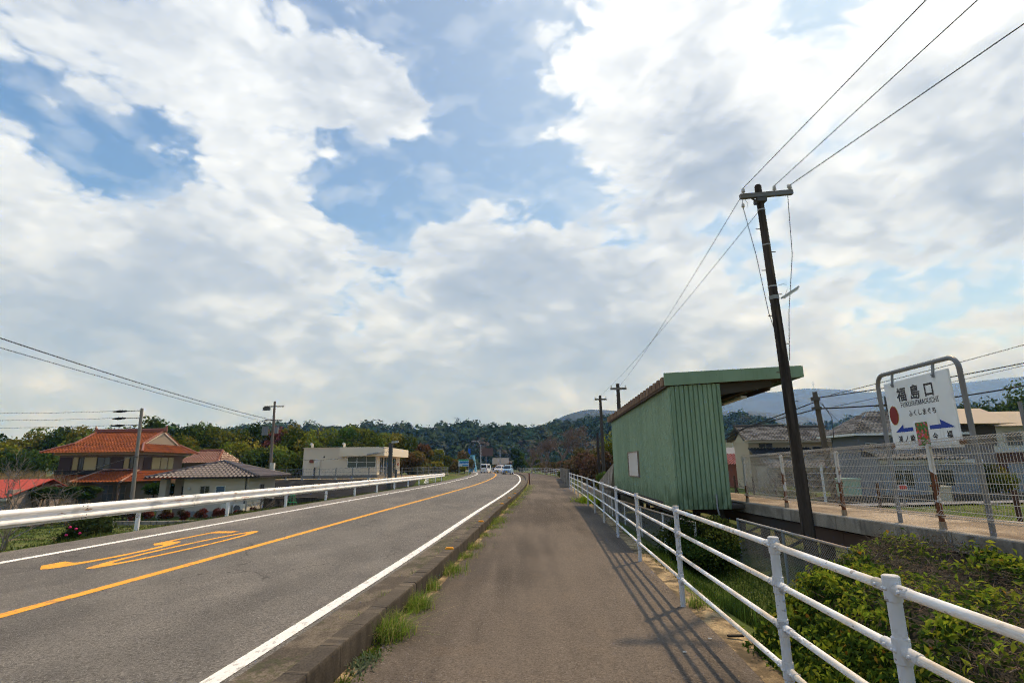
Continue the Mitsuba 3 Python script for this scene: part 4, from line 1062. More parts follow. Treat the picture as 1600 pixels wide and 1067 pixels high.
UP_ = thing('utility_pole', 'tall dark weathered pole with one crossarm and a small lamp, beside the platform', 'utility pole')
pb, pt = np.array([4.735, 9.0, -.6]), np.array([4.615, 9.0, 6.60])
lerp = lambda z: pb + (pt - pb) * ((z - pb[2]) / (pt[2] - pb[2]))
zz = np.linspace(-.6, 6.6, 10)
part(UP_, 'shaft', MB().tube([lerp(z) for z in zz] + [lerp(6.63)], list(.108 - (.108 - .060) * (zz + .6) / 7.2) + [.045], 20), 'pole_grain', 40)
a, b = np.array([4.23, 8.93, 6.36]), np.array([5.20, 8.93, 6.44])
vput(UP_, 'crossarm', MB().beam(a, b, .075, .085), (.17, .18, .18), base2=(.12, .09, .06), sc=6, mat='paint_satin')
vput(UP_, 'arm_bracket', MB().box(4.53, 4.70, 8.89, 9.07, 6.26, 6.335).beam((4.45, 8.95, 6.34), (4.62, 8.98, 6.22), .03, .02), (.10, .10, .10))
INS = [insulator(UP_, 4.30, 8.93, 6.41), insulator(UP_, 4.88, 8.93, 6.455), insulator(UP_, 5.17, 8.93, 6.475), insulator(UP_, 5.11, 8.87, 6.47, .8), insulator(UP_, 4.265, 8.93, 6.12, .9)]
vput(UP_, 'hanger_wire', MB().tube([(4.265, 8.93, 6.34), (4.262, 8.93, 6.2)], .005, 4).tube([(4.30, 8.93, 6.33), (4.36, 8.93, 6.22), (4.33, 8.93, 6.14)], .004, 4), (.2, .2, .2))
for z in (6.12, 5.43, 4.64): vput(UP_, 'band', MB().cyl(lerp(z - .012), lerp(z + .012), .0645 + .0085 * (6.6 - z) / 1.2, 16), (.36, .36, .35), mat='paint_satin')
m = MB()
for i, z in enumerate((5.75, 5.3, 4.95, 4.5, 4.1, 3.6, 3.1, 2.6)): s = 1 if i % 2 else -1; m.cyl(lerp(z), lerp(z) + [s * .15, 0, 0], .008, 6)
vput(UP_, 'step_bolt', m, (.10, .07, .05))
m = MB().beam((4.735, 8.9, 4.40), (5.03, 8.86, 4.585), .075, .028)
lp = vput(UP_, 'lamp', m, (.42, .43, .42), mat='paint_satin')
vput(lp, 'cover', MB().beam((4.78, 8.9, 4.405), (5.01, 8.865, 4.55), .06, .03), (.62, .62, .60), mat='paint_satin')
vput(lp, 'clamp', MB().cyl(lerp(4.40), lerp(4.47), .083, 16), (.25, .27, .27))
vput(lp, 'lamp_wire', MB().tube([(4.80, 8.9, 4.45), (4.86, 8.88, 4.60), (4.80, 8.9, 4.66), (4.72, 8.93, 4.64)], .004, 4), (.1, .1, .1))


def cable(label, pts, sag=0.0, r=.006, n=14, c=(.03, .03, .032), group=None):
    k = thing('overhead_cable', label, 'cable', group); P = []
    for (a, b) in zip(pts[:-1], pts[1:]):
        a, b = np.array(a, float), np.array(b, float)
        for t in np.linspace(0, 1, n)[(1 if P else 0):]: P.append(a + (b - a) * t - np.array([0, 0, 4 * sag * t * (1 - t)]))
    vk(k, MB().tube(P, r, 5), c)
    return k


def vk(k, m, c, mat='paint_matt', smooth=True):
    v, f = m.mesh(); put(k, (v, f), mat, smooth, c); return k


cable('thin wire from the outer end of the tall dark pole up over the footpath', [(4.30, 8.93, 6.53), (4.50, 4.7, 6.42), (5.0, -6, 6.3), (5.6, -22, 6.6)], 0, .0062)
cable('thin wire from the middle insulator of the tall dark pole', [(4.88, 8.93, 6.57), (5.10, 4.8, 6.46), (5.6, -6, 6.3), (6.2, -22, 6.6)], 0, .0062)
cable('thin wire from the platform side end of the tall dark pole, lowest of its three', [(5.17, 8.93, 6.58), (5.93, 5.13, 6.47), (8.0, -5.5, 6.3), (11, -22, 6.6)], 0, .0075)
cable('upper thin wire from the tall dark pole to the poles beyond the shelter', [(4.23, 8.93, 6.33), (6.12, 30, 5.95)], .18, .0055)
cable('lower thin wire from the tall dark pole to the poles beyond the shelter', [(4.60, 8.98, 6.13), (6.42, 40, 6.5)], .25, .0055)
cable('slack twisted wire hanging down the road side of the tall dark pole', [(4.265, 8.93, 6.12), (4.39, 8.93, 5.23), (4.485, 8.93, 4.15), (4.60, 8.93, 3.6)], .0, .006, 5)
cable('slack twisted wire hanging down the platform side of the tall dark pole', [(5.11, 8.93, 6.40), (5.04, 8.93, 5.22), (4.84, 8.93, 4.14), (4.74, 8.93, 3.3)], .0, .006, 5)


def far_pole(label, x, y, z0, z1, r0, r1, c, arms=(), lean=(0, 0), group=None):
    k = thing('utility_pole', label, 'utility pole', group)
    vput(k, 'shaft', MB().tube([(x + lean[0], y + lean[1], z0), (x, y, z1)], [r0, r1], 10), c, amp=.35, sc=2)
    for (dx0, dx1, z, w) in arms:
        vput(k, 'crossarm', MB().beam((x + dx0, y - r1 - .05, z), (x + dx1, y - r1 - .05, z), w, w * 1.1), (.16, .15, .14), base2=(.09, .07, .05), sc=3)
    return k


for px, py_, zt, lab in ((6.60, 40, 6.65, 'dark pole with a crossarm beyond the shelter, the lower looking of the two'), (5.98, 30, 6.05, 'dark pole whose crossarm shows just above the rusty shelter roof')):
    k = far_pole(lab, px, py_, -.6, zt, .15, .095, (.06, .05, .042), ((-.45, .45, zt - .3, .10),))
    for dx in (-.4, .4): insulator(k, px + dx, py_ - .15, zt - .24, 1.1)
far_pole('short dark post standing in the brown thicket', 5.95, 38, -.6, 3.75, .10, .09, (.035, .028, .025))
# left side poles
k = far_pole('grey concrete pole in front of the red tiled house', -27.9, 40, -2.6, 6.1, .16, .105, (.22, .20, .18), lean=(.30, 0))
m = MB(); 
for z in (5.92, 5.39, 4.86): m.beam((-27.9, 39.85, z), (-29.0, 39.85, z - .03), .05, .05)
vput(k, 'side_arm', m, (.2, .2, .2))
for z in (5.90, 5.37, 4.84): vput(k, 'cutout', MB().tube([(-28.9, 39.85, z), (-29.4, 39.85, z - .02), (-29.9, 39.85, z - .03)], [.05, .10, .04], 8), (.03, .03, .03))
vput(k, 'steps', MB().beam((-28.6, 39.8, 2.55), (-26.9, 39.8, 2.55), .06, .06), (.10, .09, .085))
POLE_A = k
k = far_pole('slim pole with two crossarms and a transformer before the trees', -27.8, 62, -.5, 9.2, .19, .12, (.17, .14, .12), ((-1.1, 1.2, 8.6, .11), (-1.0, 1.1, 7.0 + .0, .10)), lean=(.2, 0))
vput(k, 'transformer', MB().cyl((-28.5, 61.7, 5.3), (-28.5, 61.7, 6.3), .34, 12), (.18, .19, .20)); vput(k, 'transformer', MB().cyl((-27.2, 61.7, 5.5), (-27.2, 61.7, 6.2), .22, 12), (.18, .19, .20))
vput(k, 'lamp', MB().box(-28.9, -28.2, 61.5, 61.9, 8.15, 8.5), (.10, .10, .10))
vput(k, 'box', MB().box(-27.5, -27.05, 61.5, 61.85, 1.0, 2.2), (.55, .54, .50))
k = far_pole('short thick grey post with a small lamp beside the cream building', -11.32, 50, -.6, 3.75, .21, .19, (.075, .075, .075))
vput(k, 'lamp', MB().beam((-11.2, 49.8, 3.80), (-10.6, 49.8, 3.86), .22, .16), (.45, .45, .44))
far_pole('thin grey post just beside the short thick grey post', -10.75, 50, -.6, 1.35, .09, .09, (.12, .12, .13))
cable('thick cable from behind the red tiled house to the transformer pole', [(-24.84, 25, 7.9), (-27.57, 62, 6.98)], .25, .028)
cable('thick cable continuing towards us over the field', [(-24.84, 25, 7.9), (-23.0, 0, 9.6)], .1, .024) 
cable('thinner cable just under the thick cable', [(-23.1, 0, 9.0), (-24.74, 25, 7.42), (-27.91, 62, 6.62)], .08, .018)
cable('cable from the transformer pole to the post at the cream building', [(-27.6, 62, 6.95), (-11.32, 50, 3.2)], .12, .022)
cable('sagging cable in front of the cream building', [(-23.3, 59.8, 2.5), (-17, 55, 2.55), (-11.35, 50, 3.05)], .1, .014)
for z0, z1, w in ((5.9, 4.82, 'top'), (5.38, 4.42, 'middle'), (4.85, 4.0, 'lowest')):
    cable(f'{w} wire of the three leaving the grey concrete pole', [(-29.9, 39.85, z0), (-32.0, 30, z1), (-36, 10, z1 - .3)], .05, .012)
cable('pale wire crossing in front of the red tiled house', [(-27.85, 39.9, 2.6), (-40, 47, .9)], .1, .012, c=(.25, .25, .25))

# ------------------------------------------------------------------ azalea hedge and other plants beside the railing
AZ = thing('azalea_hedge', 'broad azalea hedge with yellow green tips and dry brown twigs between railing and platform', 'hedge')
rg = np.random.default_rng(77)


def hedge_top(x, y):
    """height of the clipped hedge"""
    e = np.minimum(np.minimum((x - 2.12) / .55, (4.72 - x) / .5), np.minimum((7.25 - y - .85 * (4.5 - np.minimum(x, 4.5))) / .55, (y + 1.0) / .6))
    d = sstep(np.clip(e, 0, 1)) ** .55
    n = meshkit.fbm(np.stack([x * 1.6, y * 1.6, 0 * x], -1), 4, 3) - .5
    return -.30 + d * (.80 + .15 * (x - 2.2) + .34 * n)


N = 95000
x = rg.uniform(2.10, 4.75, N); y = rg.uniform(-.6, 7.4, N) 
keep = rg.random(N) < np.clip(1.15 - y * .06, .55, 1); x, y = x[keep], y[keep]
h = hedge_top(x, y); ok = h > -.27; x, y, h = x[ok], y[ok], h[ok]
hx = hedge_top(x + .03, y); hy = hedge_top(x, y + .03)
nrm = np.stack([-(hx - h) / .03, -(hy - h) / .03, np.ones_like(h)], -1); nrm /= np.linalg.norm(nrm, axis=1, keepdims=True)
dep = np.abs(rg.normal(0, .075, len(h))); clump = meshkit.fbm(np.stack([x * 7, y * 7, 0 * x], -1), 3, 15); clump2 = meshkit.fbm(np.stack([x * 2.1, y * 2.1, 0 * x + 4], -1), 3, 18)
dry = sstep((meshkit.fbm(np.stack([x * 1.1 + 2, y * 1.1, 0 * x + 9], -1), 3, 19) - .50) * 7 + (x - 3.3) * .9 + .12)
bump = (clump - .5) * .16
cen = np.stack([x, y, h], -1) + nrm * (bump - dep)[:, None] + rg.normal(0, .018, (len(x), 3))
# more leaves down the footpath side
M = 34000
y2 = rg.uniform(-.6, 5.35, M); t = rg.random(M); x2 = 2.06 + .50 * t ** 1.7 + rg.normal(0, .05, M) + .07 * (y2 < 4); z2 = -.30 + t * .70
cen = np.vstack([cen, np.stack([x2, y2, z2], -1)]); nrm = np.vstack([nrm, np.tile([-.8, -.2, .5], (M, 1))])
clump = np.r_[clump, meshkit.fbm(np.stack([x2 * 7, y2 * 7, z2 * 7], -1), 3, 15)]; dep = np.r_[dep, rg.random(M) * .1]; dry = np.r_[dry, .25 * rg.random(M)]
keep = rg.random(len(cen)) > dry * .80 + .5 * (clump < .46)
cen, nrm, clump, dep, dry = cen[keep], nrm[keep], clump[keep], dep[keep], dry[keep]
size = .0245 * rg.uniform(.7, 1.45, len(cen))


def leaf3(cen, size, rg, nrm, tilt=.9, asp=2.3):
    """pointed leaves folded along the midrib: 4 triangles each"""
    n = len(cen); d = rg.normal(size=(n, 3)); d = d * tilt * .8 + nrm; d /= np.linalg.norm(d, axis=1, keepdims=True)
    r = rg.normal(size=(n, 3)) + [0, 0, .8]; a = r - d * (r * d).sum(1, keepdims=True); a /= np.linalg.norm(a, axis=1, keepdims=True) + 1e-9
    b = np.cross(d, a); L = (size * asp / 2)[:, None]; W = (size / 2)[:, None]
    fold = d * W * .45
    v = np.stack([cen - a * L, cen + b * W + fold + a * L * .15, cen + a * L - d * L * .25, cen - b * W + fold + a * L * .15, cen + a * L * .1], 1).reshape(-1, 3)
    i = np.arange(n)[:, None] * 5
    return v, np.vstack([i + [0, 4, 1], i + [1, 4, 2], i + [2, 4, 3], i + [3, 4, 0]])


v, f = leaf3(cen, size, rg, nrm)
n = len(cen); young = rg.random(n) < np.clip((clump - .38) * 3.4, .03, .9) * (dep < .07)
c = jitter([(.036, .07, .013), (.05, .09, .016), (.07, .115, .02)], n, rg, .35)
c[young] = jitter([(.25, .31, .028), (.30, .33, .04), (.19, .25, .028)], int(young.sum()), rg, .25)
aut = rg.random(n) < .018; c[aut] = jitter([(.30, .14, .02), (.32, .21, .03)], int(aut.sum()), rg, .2)
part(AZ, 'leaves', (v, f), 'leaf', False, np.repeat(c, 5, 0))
# twigs
K = 15000; V, F, o = [], [], 0
x = rg.uniform(2.3, 4.7, K * 3); y = rg.uniform(-.5, 7.2, K * 3); h = hedge_top(x, y)
dr_ = sstep((meshkit.fbm(np.stack([x * 1.1 + 2, y * 1.1, 0 * x + 9], -1), 3, 19) - .50) * 7 + (x - 3.3) * .9)
ok = (h > -.2) & (rg.random(K * 3) < .16 + dr_); x, y, h = x[ok][:K], y[ok][:K], h[ok][:K]; K = len(x)
d = rg.normal(size=(K, 3)); d[:, 2] = d[:, 2] * .5 + .25; d /= np.linalg.norm(d, axis=1, keepdims=True)
L = rg.uniform(.05, .16, K)[:, None]; p0 = np.stack([x, y, h - .05 + rg.normal(0, .035, K)], -1); p1 = p0 + d * L
s = np.cross(d, rg.normal(size=(K, 3))); s /= np.linalg.norm(s, axis=1, keepdims=True); s2 = np.cross(d, s); w = .0022
v = np.stack([p0 + s * w, p0 - s * w * .5 + s2 * w, p0 - s * w * .5 - s2 * w, p1], 1).reshape(-1, 3); i = np.arange(K)[:, None] * 4
f = np.vstack([i + [0, 1, 3], i + [1, 2, 3], i + [2, 0, 3]])
part(AZ, 'twigs', (v, f), 'paint_matt', False, np.repeat(jitter([(.12, .085, .06), (.17, .125, .09), (.08, .06, .045)], K, rg, .3), 4, 0))
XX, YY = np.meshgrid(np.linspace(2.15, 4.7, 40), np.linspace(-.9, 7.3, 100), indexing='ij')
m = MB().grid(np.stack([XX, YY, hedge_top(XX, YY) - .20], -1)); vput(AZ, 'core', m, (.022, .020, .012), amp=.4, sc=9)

# dark bush in the shade of the shelter
k = thing('evergreen_bush', 'dark evergreen bush in the shade in front of the green shelter', 'bush')
rg = np.random.default_rng(31)
v, f, c, C = crown(rg, 3.55, 10.5, .12, .85, 1.0, .52, 15000, .034, [(.020, .040, .012), (.03, .055, .015), (.055, .085, .018)], 20, .3)
part(k, 'leaves', (v, f), 'leaf', False, c)
t = MB()
for q in C[:9]: t.tube([(3.55, 10.5, -.4), (np.array([3.55, 10.5, -.4]) + q) / 2 + rg.normal(0, .05, 3), q], [.02, .014, .006], 5)
vput(k, 'stems', t, (.05, .04, .03))

# long grass between hedge and bush, iris leaves, weeds
rg = np.random.default_rng(32)
n = 9000; bx = rg.uniform(2.35, 4.2, n); by = rg.uniform(6.6, 11.5, n); b = np.stack([bx, by, gz(bx, by) - .01], -1)
v, f, c = blades(b, rg.uniform(.05, .16, n), rg, .6, .004, 2, [(.045, .085, .014), (.07, .12, .02), (.035, .06, .012)])
k = thing('grass', 'short green grass on the low ground between railing and chain link fence', 'grass', kind='stuff'); put(k, (v, f), 'leaf', False, c)
for j, (cx, cy, nn, lab) in enumerate(((2.50, 6.75, 260, 'tuft of tall strap leaved grass just outside the railing'), (2.75, 7.3, 160, 'smaller tuft of tall grass at the edge of the azalea hedge'))):
    b = np.c_[rg.normal(cx, .13, nn), rg.normal(cy, .15, nn), np.full(nn, -.3)]
    v, f, c = blades(b, rg.uniform(.25, .5, nn), rg, .55, .008, 4, [(.06, .11, .022), (.09, .15, .03)])
    k = thing('tall_grass', lab, 'grass tuft'); put(k, (v, f), 'leaf', False, c)


def tuft(name, label, cx, cy, z, n, h, rad, lean, group=None, dirb=None, pal=((.17, .28, .03), (.23, .34, .05), (.36, .34, .13), (.11, .18, .025)), wid=.0035, cat='grass tuft'):
    b = np.c_[rg.normal(cx, rad * 1.25, n), rg.normal(cy, rad * 1.9, n), np.full(n, z)]
    v, f, c = blades(b, h * 1.12 * rg.uniform(.35, 1.15, n), rg, lean, wid * 1.25, 3, pal, dirb)
    k = thing(name, label, cat, group); put(k, (v, f), 'leaf', False, c); return k


kx = lambda y: float(XK(y))
tuft('grass_tuft', 'largest bright green grass tuft growing at the kerb, spilling over the footpath', kx(5.75) + .10, 5.72, -.02, 620, .235, .065, 1.05, dirb=np.array([.5, -.1, 0]))
tuft('grass_tuft', 'second grass tuft from the camera along the kerb, with straw coloured blades', kx(6.75) + .08, 6.75, -.02, 480, .19, .06, 1.0, dirb=np.array([.5, 0, 0]))
tuft('grass_tuft', 'upright narrow grass tuft in the kerb joint', kx(7.7) + .06, 7.7, -.02, 190, .17, .04, .5)
tuft('weed', 'low grey green leafy weed in the kerb joint nearest the camera', kx(4.95) + .09, 4.95, -.02, 150, .07, .05, 1.2, pal=((.10, .14, .08), (.14, .18, .11)), wid=.009, cat='weed')
tuft('weed', 'bright yellow green weed by the posts of the pipe railing', 3.35, 24.2, -.05, 500, .38, .22, .9, pal=((.20, .30, .02), (.26, .34, .03)), wid=.02, cat='weed')
tuft('grass_tuft', 'thin pale grass at the foot of a railing post', 2.10, 6.75, -.03, 130, .16, .05, .6)
Y = 8.9; ti = 0
while Y < 44:
    tuft('grass_tuft', f'small grass tuft at the foot of the kerb, {ORD[ti + 3]} tuft from the camera', kx(Y) + .07 + rg.normal(0, .02), Y, -.02, int(rg.uniform(160, 360)), rg.uniform(.09, .19), .055 + .0045 * Y, .95, 'grass tufts along the kerb', np.array([.4, 0, 0]))
    Y += rg.uniform(.5, 1.5) * (1 + Y / 40); ti += 1
for Y, q in ((4.45, 'closest to the camera'), (5.2, 'just before the largest grass tuft')):
    tuft('moss_patch', f'low moss cushion in the kerb joint, {q}', kx(Y) + .10, Y, -.02, 420, .035, .06, .9, 'moss cushions in the kerb joint', pal=((.07, .12, .015), (.09, .14, .02)), wid=.005, cat='moss')
Y = 6.0; ti = 0
while Y < 36:
    q = road_pt(Y, .575 + rg.normal(0, .02)); tuft('grass_tuft', f'sparse grass on the road side of the kerb, {ORD[ti]} patch from the camera', q[0], q[1], RZ, int(rg.uniform(25, 80)), rg.uniform(.05, .10), .045 + .003 * Y, .7, 'sparse grass on the road side of the kerb')
    Y += rg.uniform(.6, 1.7) * (1 + Y / 40); ti += 1
# grass verge under the guard rail
n = 26000; t = rg.uniform(5, 60, n) ** 1.0; o = rg.normal(-8.15 - .30, .16, n); clp = meshkit.fbm(np.stack([t * .9, 0 * t, 0 * t], -1), 4, 5)
keep = rg.random(n) < np.clip((clp - .25) * 2.4, .12, 1); t, o = t[keep], o[keep]
q = road_pt(t, 0); s = DXR(t); Lq = np.sqrt(1 + s * s); b = np.stack([q[:, 0] + o / Lq, q[:, 1] - o * s / Lq, np.full(len(t), -.02)], -1)
v, f, c = blades(b, rg.uniform(.06, .17, len(t)), rg, .8, .010, 2, [(.07, .11, .018), (.11, .15, .03), (.14, .13, .05), (.04, .07, .012)])
k = thing('verge_grass', 'strip of short grass and weeds along the edge of the road under the guard rail', 'grass', kind='stuff'); put(k, (v, f), 'leaf', False, c)
n = 45000; bx = rg.uniform(-42, -11, n); by = rg.uniform(10, 46, n); z = gz(bx, by)
v, f, c = blades(np.stack([bx, by, z - .02], -1), rg.uniform(.05, .15, n), rg, .7, .03, 1, [(.045, .07, .014), (.065, .09, .02), (.09, .10, .035)])
k = thing('field_grass', 'grass of the low field beyond the guard rail', 'grass', kind='stuff'); put(k, (v, f), 'leaf', False, c)
n = 30000; bx = rg.uniform(9, 50, n); by = rg.uniform(10, 50, n); z = gz(bx, by)
v, f, c = blades(np.stack([bx, by, z - .02], -1), rg.uniform(.05, .2, n), rg, .7, .03, 1, [(.16, .24, .025), (.21, .28, .04), (.18, .17, .06)])
k = thing('field_grass', 'bright grass beyond the railway', 'grass', kind='stuff'); put(k, (v, f), 'leaf', False, c)

# rose bush with pink flowers behind the guard rail
k = thing('camellia_bush', 'dark bush with pink flowers behind the guard rail', 'bush')
rg = np.random.default_rng(33)
v, f, c, C = crown(rg, -14.3, 18.6, -.75, 1.75, 1.1, .95, 9500, .085, [(.025, .045, .014), (.04, .06, .018), (.07, .08, .03)], 16, .3)
part(k, 'leaves', (v, f), 'leaf', False, c)
for (dx, dz) in ((-.42, .45), (-.22, .40), (-.08, .27), (-.5, .22)):
    m = MB(); ball(m, (-13.70 + dx, 17.75, -.75 + dz + .15), (.045, .045, .04)); vput(k, 'flower', m, (.55, .03, .15), smooth=True)
t = MB()
for q in C[:7]: t.tube([(-13.75, 18.6, -2.0), q], [.03, .01], 5)
vput(k, 'stems', t, (.06, .05, .04))
# small road side things
for ti, Y in enumerate((9.84, 14.35, 20.8, 24.4, 28.2)):
    q = road_pt(Y, .70); k = thing('kerb_reflector', f'small orange reflector block on top of the kerb, {ORD[ti]} from the camera', 'reflector', 'orange reflectors on the kerb')
    m = MB().box(q[0] - .07, q[0] + .07, q[1] - .04, q[1] + .04, KZ, KZ + .022).box(q[0] - .055, q[0] + .055, q[1] - .028, q[1] + .028, KZ + .0225, KZ + .035)
    vk(k, m, (.75, .33, .02), 'paint_satin', False)
k = thing('bollard', 'slim dark red marker post at the edge of the footpath', 'bollard')
vput(k, 'post', MB().tube([(1.32, 46.5, -.1), (1.32, 46.5, .93), (1.32, 46.5, .97)], [.06, .06, .03], 10), (.10, .035, .03))
vput(k, 'band', MB().cyl((1.32, 46.5, .72), (1.32, 46.5, .86), .062, 10), (.25, .08, .07))
k = thing('iron_plate', 'small rusty iron strip lying on the dirt edge of the footpath', 'metal strip')
vk(k, MB().obox((2.10, 5.58, -.005), (.075, .018, .008), np.eye(3)), (.02, .017, .015))
for (x, y, q) in ((1.47, 5.12, 'nearer the middle'), (1.82, 5.48, 'nearer the railing')):
    k = thing('paper_scrap', f'tiny white paper scrap lying on the footpath, the one {q}', 'litter', 'paper scraps on the footpath'); vk(k, MB().obox((x, y, .004), (.015, .007, .003), np.eye(3)), (.6, .6, .58))
# fallen debris along the dirt edge
n = 700; t = rg.uniform(3.2, 18, n); b = np.c_[XF(t) + rg.uniform(-.25, .5, n), t, np.full(n, -.012)]; v, f = quads(b + [0, 0, .004], .016 * rg.uniform(.5, 1.6, n), rg, np.tile([0, 0, 1.0], (n, 1)), .25)
k = thing('leaf_litter', 'dry leaf and grit litter along the dirt edge', 'leaf litter', kind='stuff'); put(k, (v, f), 'paint_matt', False, np.repeat(jitter([(.12, .08, .05), (.2, .15, .09), (.07, .05, .035)], n, rg), 4, 0))

# ------------------------------------------------------------------ buildings
def tiles(mb, A, B, Cc, D, tw=.34, tl=.38, amp=.075, step=.06, per=6):
    """a pantile slope between eave A-B and ridge D-C: waves across, a step at every course"""
    A, B, Cc, D = (np.asarray(q, float) for q in (A, B, Cc, D))
    ux = (B - A); W = np.linalg.norm(ux); ux /= W
    up = (D - A) - ux * ((D - A) @ ux); H = np.linalg.norm(up); up /= H; n = np.cross(ux, up)
    lo0, lo1 = 0.0, W; hi0, hi1 = (D - A) @ ux, (Cc - A) @ ux
    xs = np.arange(min(lo0, hi0), max(lo1, hi1) + tw / per, tw / per)
    vs, off = [], []
    k = 0
    while k * tl < H:
        for a, h in ((0.0, step), (.12, step * .95), (.985, 0.0)):
            vv = (k + a) * tl
            if vv < H: vs.append(vv); off.append(h)
        k += 1
    vs.append(H); off.append(0)
    P = np.zeros((len(vs), len(xs), 3))
    for j, (vv, h) in enumerate(zip(vs, off)):
        t = vv / H; l, r = lo0 + (hi0 - lo0) * t, lo1 + (hi1 - lo1) * t
        xc = np.clip(xs, l, r); ph = (xc / tw) % 1.0
        wave = amp * np.where(ph < .65, np.sin(np.clip(ph / .65, 0, 1) * PI), -.35 * np.sin(np.clip((ph - .65) / .35, 0, 1) * PI))
        P[j] = A + xc[:, None] * ux + vv * up + (wave + h)[:, None] * n
    mb.grid(P, flip=True)
    return mb


def ridge_caps(mb, a, b, r=.12, pitch=.3):
    a, b = np.asarray(a, float), np.asarray(b, float); L = np.linalg.norm(b - a); n = max(1, int(L / pitch)); d = (b - a) / n
    for i in range(n): mb.tube([a + d * i, a + d * (i + .97)], [r, r * .88], 7)
    return mb


def window(parent, x0, x1, y, z0, z1, side='y', bars=(1, 0), fr=(.55, .55, .53), pane='window_glass', pc=None, d=.05, nm='window'):
    """a window set proud of a wall that faces -y (side 'y', plane y) or +x/-x (side 'x', plane x=y arg, x0..x1 along y)"""
    m = MB(); w = .05

    def bb(mm, a0, a1, lo, hi, d0, d1):
        if side == 'y': mm.box(a0, a1, y - d1, y - d0, lo, hi)
        elif side == '+x': mm.box(y + d0, y + d1, a0, a1, lo, hi)
        else: mm.box(y - d1, y - d0, a0, a1, lo, hi)
    for a0, a1, lo, hi in ((x0, x1, z0, z0 + w), (x0, x1, z1 - w, z1), (x0, x0 + w, z0 + w, z1 - w), (x1 - w, x1, z0 + w, z1 - w)): bb(m, a0, a1, lo, hi, .003, d)
    for i in range(bars[0]): c = x0 + (x1 - x0) * (i + 1) / (bars[0] + 1); bb(m, c - w / 2, c + w / 2, z0 + w, z1 - w, .004, d - .006)
    for i in range(bars[1]): c = z0 + (z1 - z0) * (i + 1) / (bars[1] + 1); bb(m, x0 + w, x1 - w, c - w / 2, c + w / 2, .005, d - .009)
    k = vput(parent, nm, m, fr)
    m = MB(); bb(m, x0 + w, x1 - w, z0 + w, z1 - w, .002, .018)
    if pc is None: part(k, 'pane', m, pane)
    else: vput(k, 'pane', m, pc)
    return k


BRICKRED = (.265, .072, .022); BR2 = (.15, .040, .015)

# --- the red tiled two storey house
H = thing('red_tiled_house', 'two storey house with orange red glazed tile roofs, dark timber and beige shutters', 'house')
vput(H, 'wall', MB().box(-49, -40.3, 58.6, 66.2, 1.2, 3.6), (.13, .085, .065), base2=(.20, .14, .11))
LW = vput(H, 'lower_wall', MB().box(-48.8, -40.4, 58.7, 66.0, -2.4, 1.2), (.10, .08, .065), base2=(.19, .16, .13))
vput(H, 'eave_board', MB().box(-49.4, -39.9, 58.2, 66.8, 3.22, 3.55), (.42, .33, .25))
vput(H, 'balcony', MB().box(-49.1, -41.0, 58.25, 58.55, 1.2, 1.62), (.022, .020, .020))
RF = None
EV, RG = 3.42, 5.85
m = MB()
x0, x1, ya, yb, yr = -50.1, -39.2, 57.2, 67.4, 62.3
gx0, gx1 = -48.2, -40.5; gz_ = 4.35; gy0 = ya + (gz_ - EV) / (RG - EV) * (yr - ya) * 1.0; gy1 = yb - (gy0 - ya)
tiles(m, (gx0, gy0, gz_), (gx1, gy0, gz_), (gx1, yr, RG), (gx0, yr, RG))
tiles(m, (gx1, gy1, gz_), (gx0, gy1, gz_), (gx0, yr, RG), (gx1, yr, RG))
tiles(m, (x0, ya, EV), (x1, ya, EV), (gx1, gy0, gz_ + .0), (gx0, gy0, gz_))
tiles(m, (x1, yb, EV), (x0, yb, EV), (gx0, gy1, gz_), (gx1, gy1, gz_))
tiles(m, (x1, ya, EV), (x1, yb, EV), (gx1, gy1, gz_), (gx1, gy0, gz_))
tiles(m, (x0, yb, EV), (x0, ya, EV), (gx0, gy0, gz_), (gx0, gy1, gz_))
RF = vput(H, 'roof_tiles', m, BRICKRED, base2=BR2, sc=1.6, mat='paint_matt', kind='stuff')
m = MB(); ridge_caps(m, (gx0 - .2, yr, RG + .10), (gx1 + .2, yr, RG + .10), .17); ridge_caps(m, (gx0 - .1, yr, RG + .30), (gx1 + .1, yr, RG + .30), .13)
for gx_ in (gx0, gx1):
    ridge_caps(m, (gx_, gy0, gz_ + .1), (gx_, yr, RG + .12), .12); ridge_caps(m, (gx_, gy1, gz_ + .1), (gx_, yr, RG + .12), .12)
for (cx, gx_) in ((x0, gx0), (x1, gx1)):
    ridge_caps(m, (cx, ya, EV + .1), (gx_, gy0, gz_ + .12), .13); ridge_caps(m, (cx, yb, EV + .1), (gx_, gy1, gz_ + .12), .13)
for gx_ in (gx0 - .2, gx1 + .2): m.tube([(gx_, yr, RG + .1), (gx_, yr, RG + .45), (gx_ + (.1 if gx_ > -45 else -.1), yr, RG + .75)], [.2, .16, .06], 8)
vput(H, 'ridge_tiles', m, (.20, .055, .03), base2=(.26, .075, .035), sc=2, mat='glaze', kind='stuff')
m = MB().prism([(gx1 - .05, gy0 + .25, gz_ + .02), (gx1 - .05, gy1 - .25, gz_ + .02), (gx1 - .05, yr, RG - .18)], (.04, 0, 0)); vput(H, 'gable', m, (.30, .25, .20), label='pale plastered gable triangle')
m = MB().beam((gx1 + .05, gy0 - .05, gz_ + .02), (gx1 + .05, yr, RG - .02), .06, .24).beam((gx1 + .05, gy1 + .05, gz_ + .02), (gx1 + .05, yr, RG - .02), .06, .24)
vput(H, 'bargeboard', m, (.55, .46, .36))
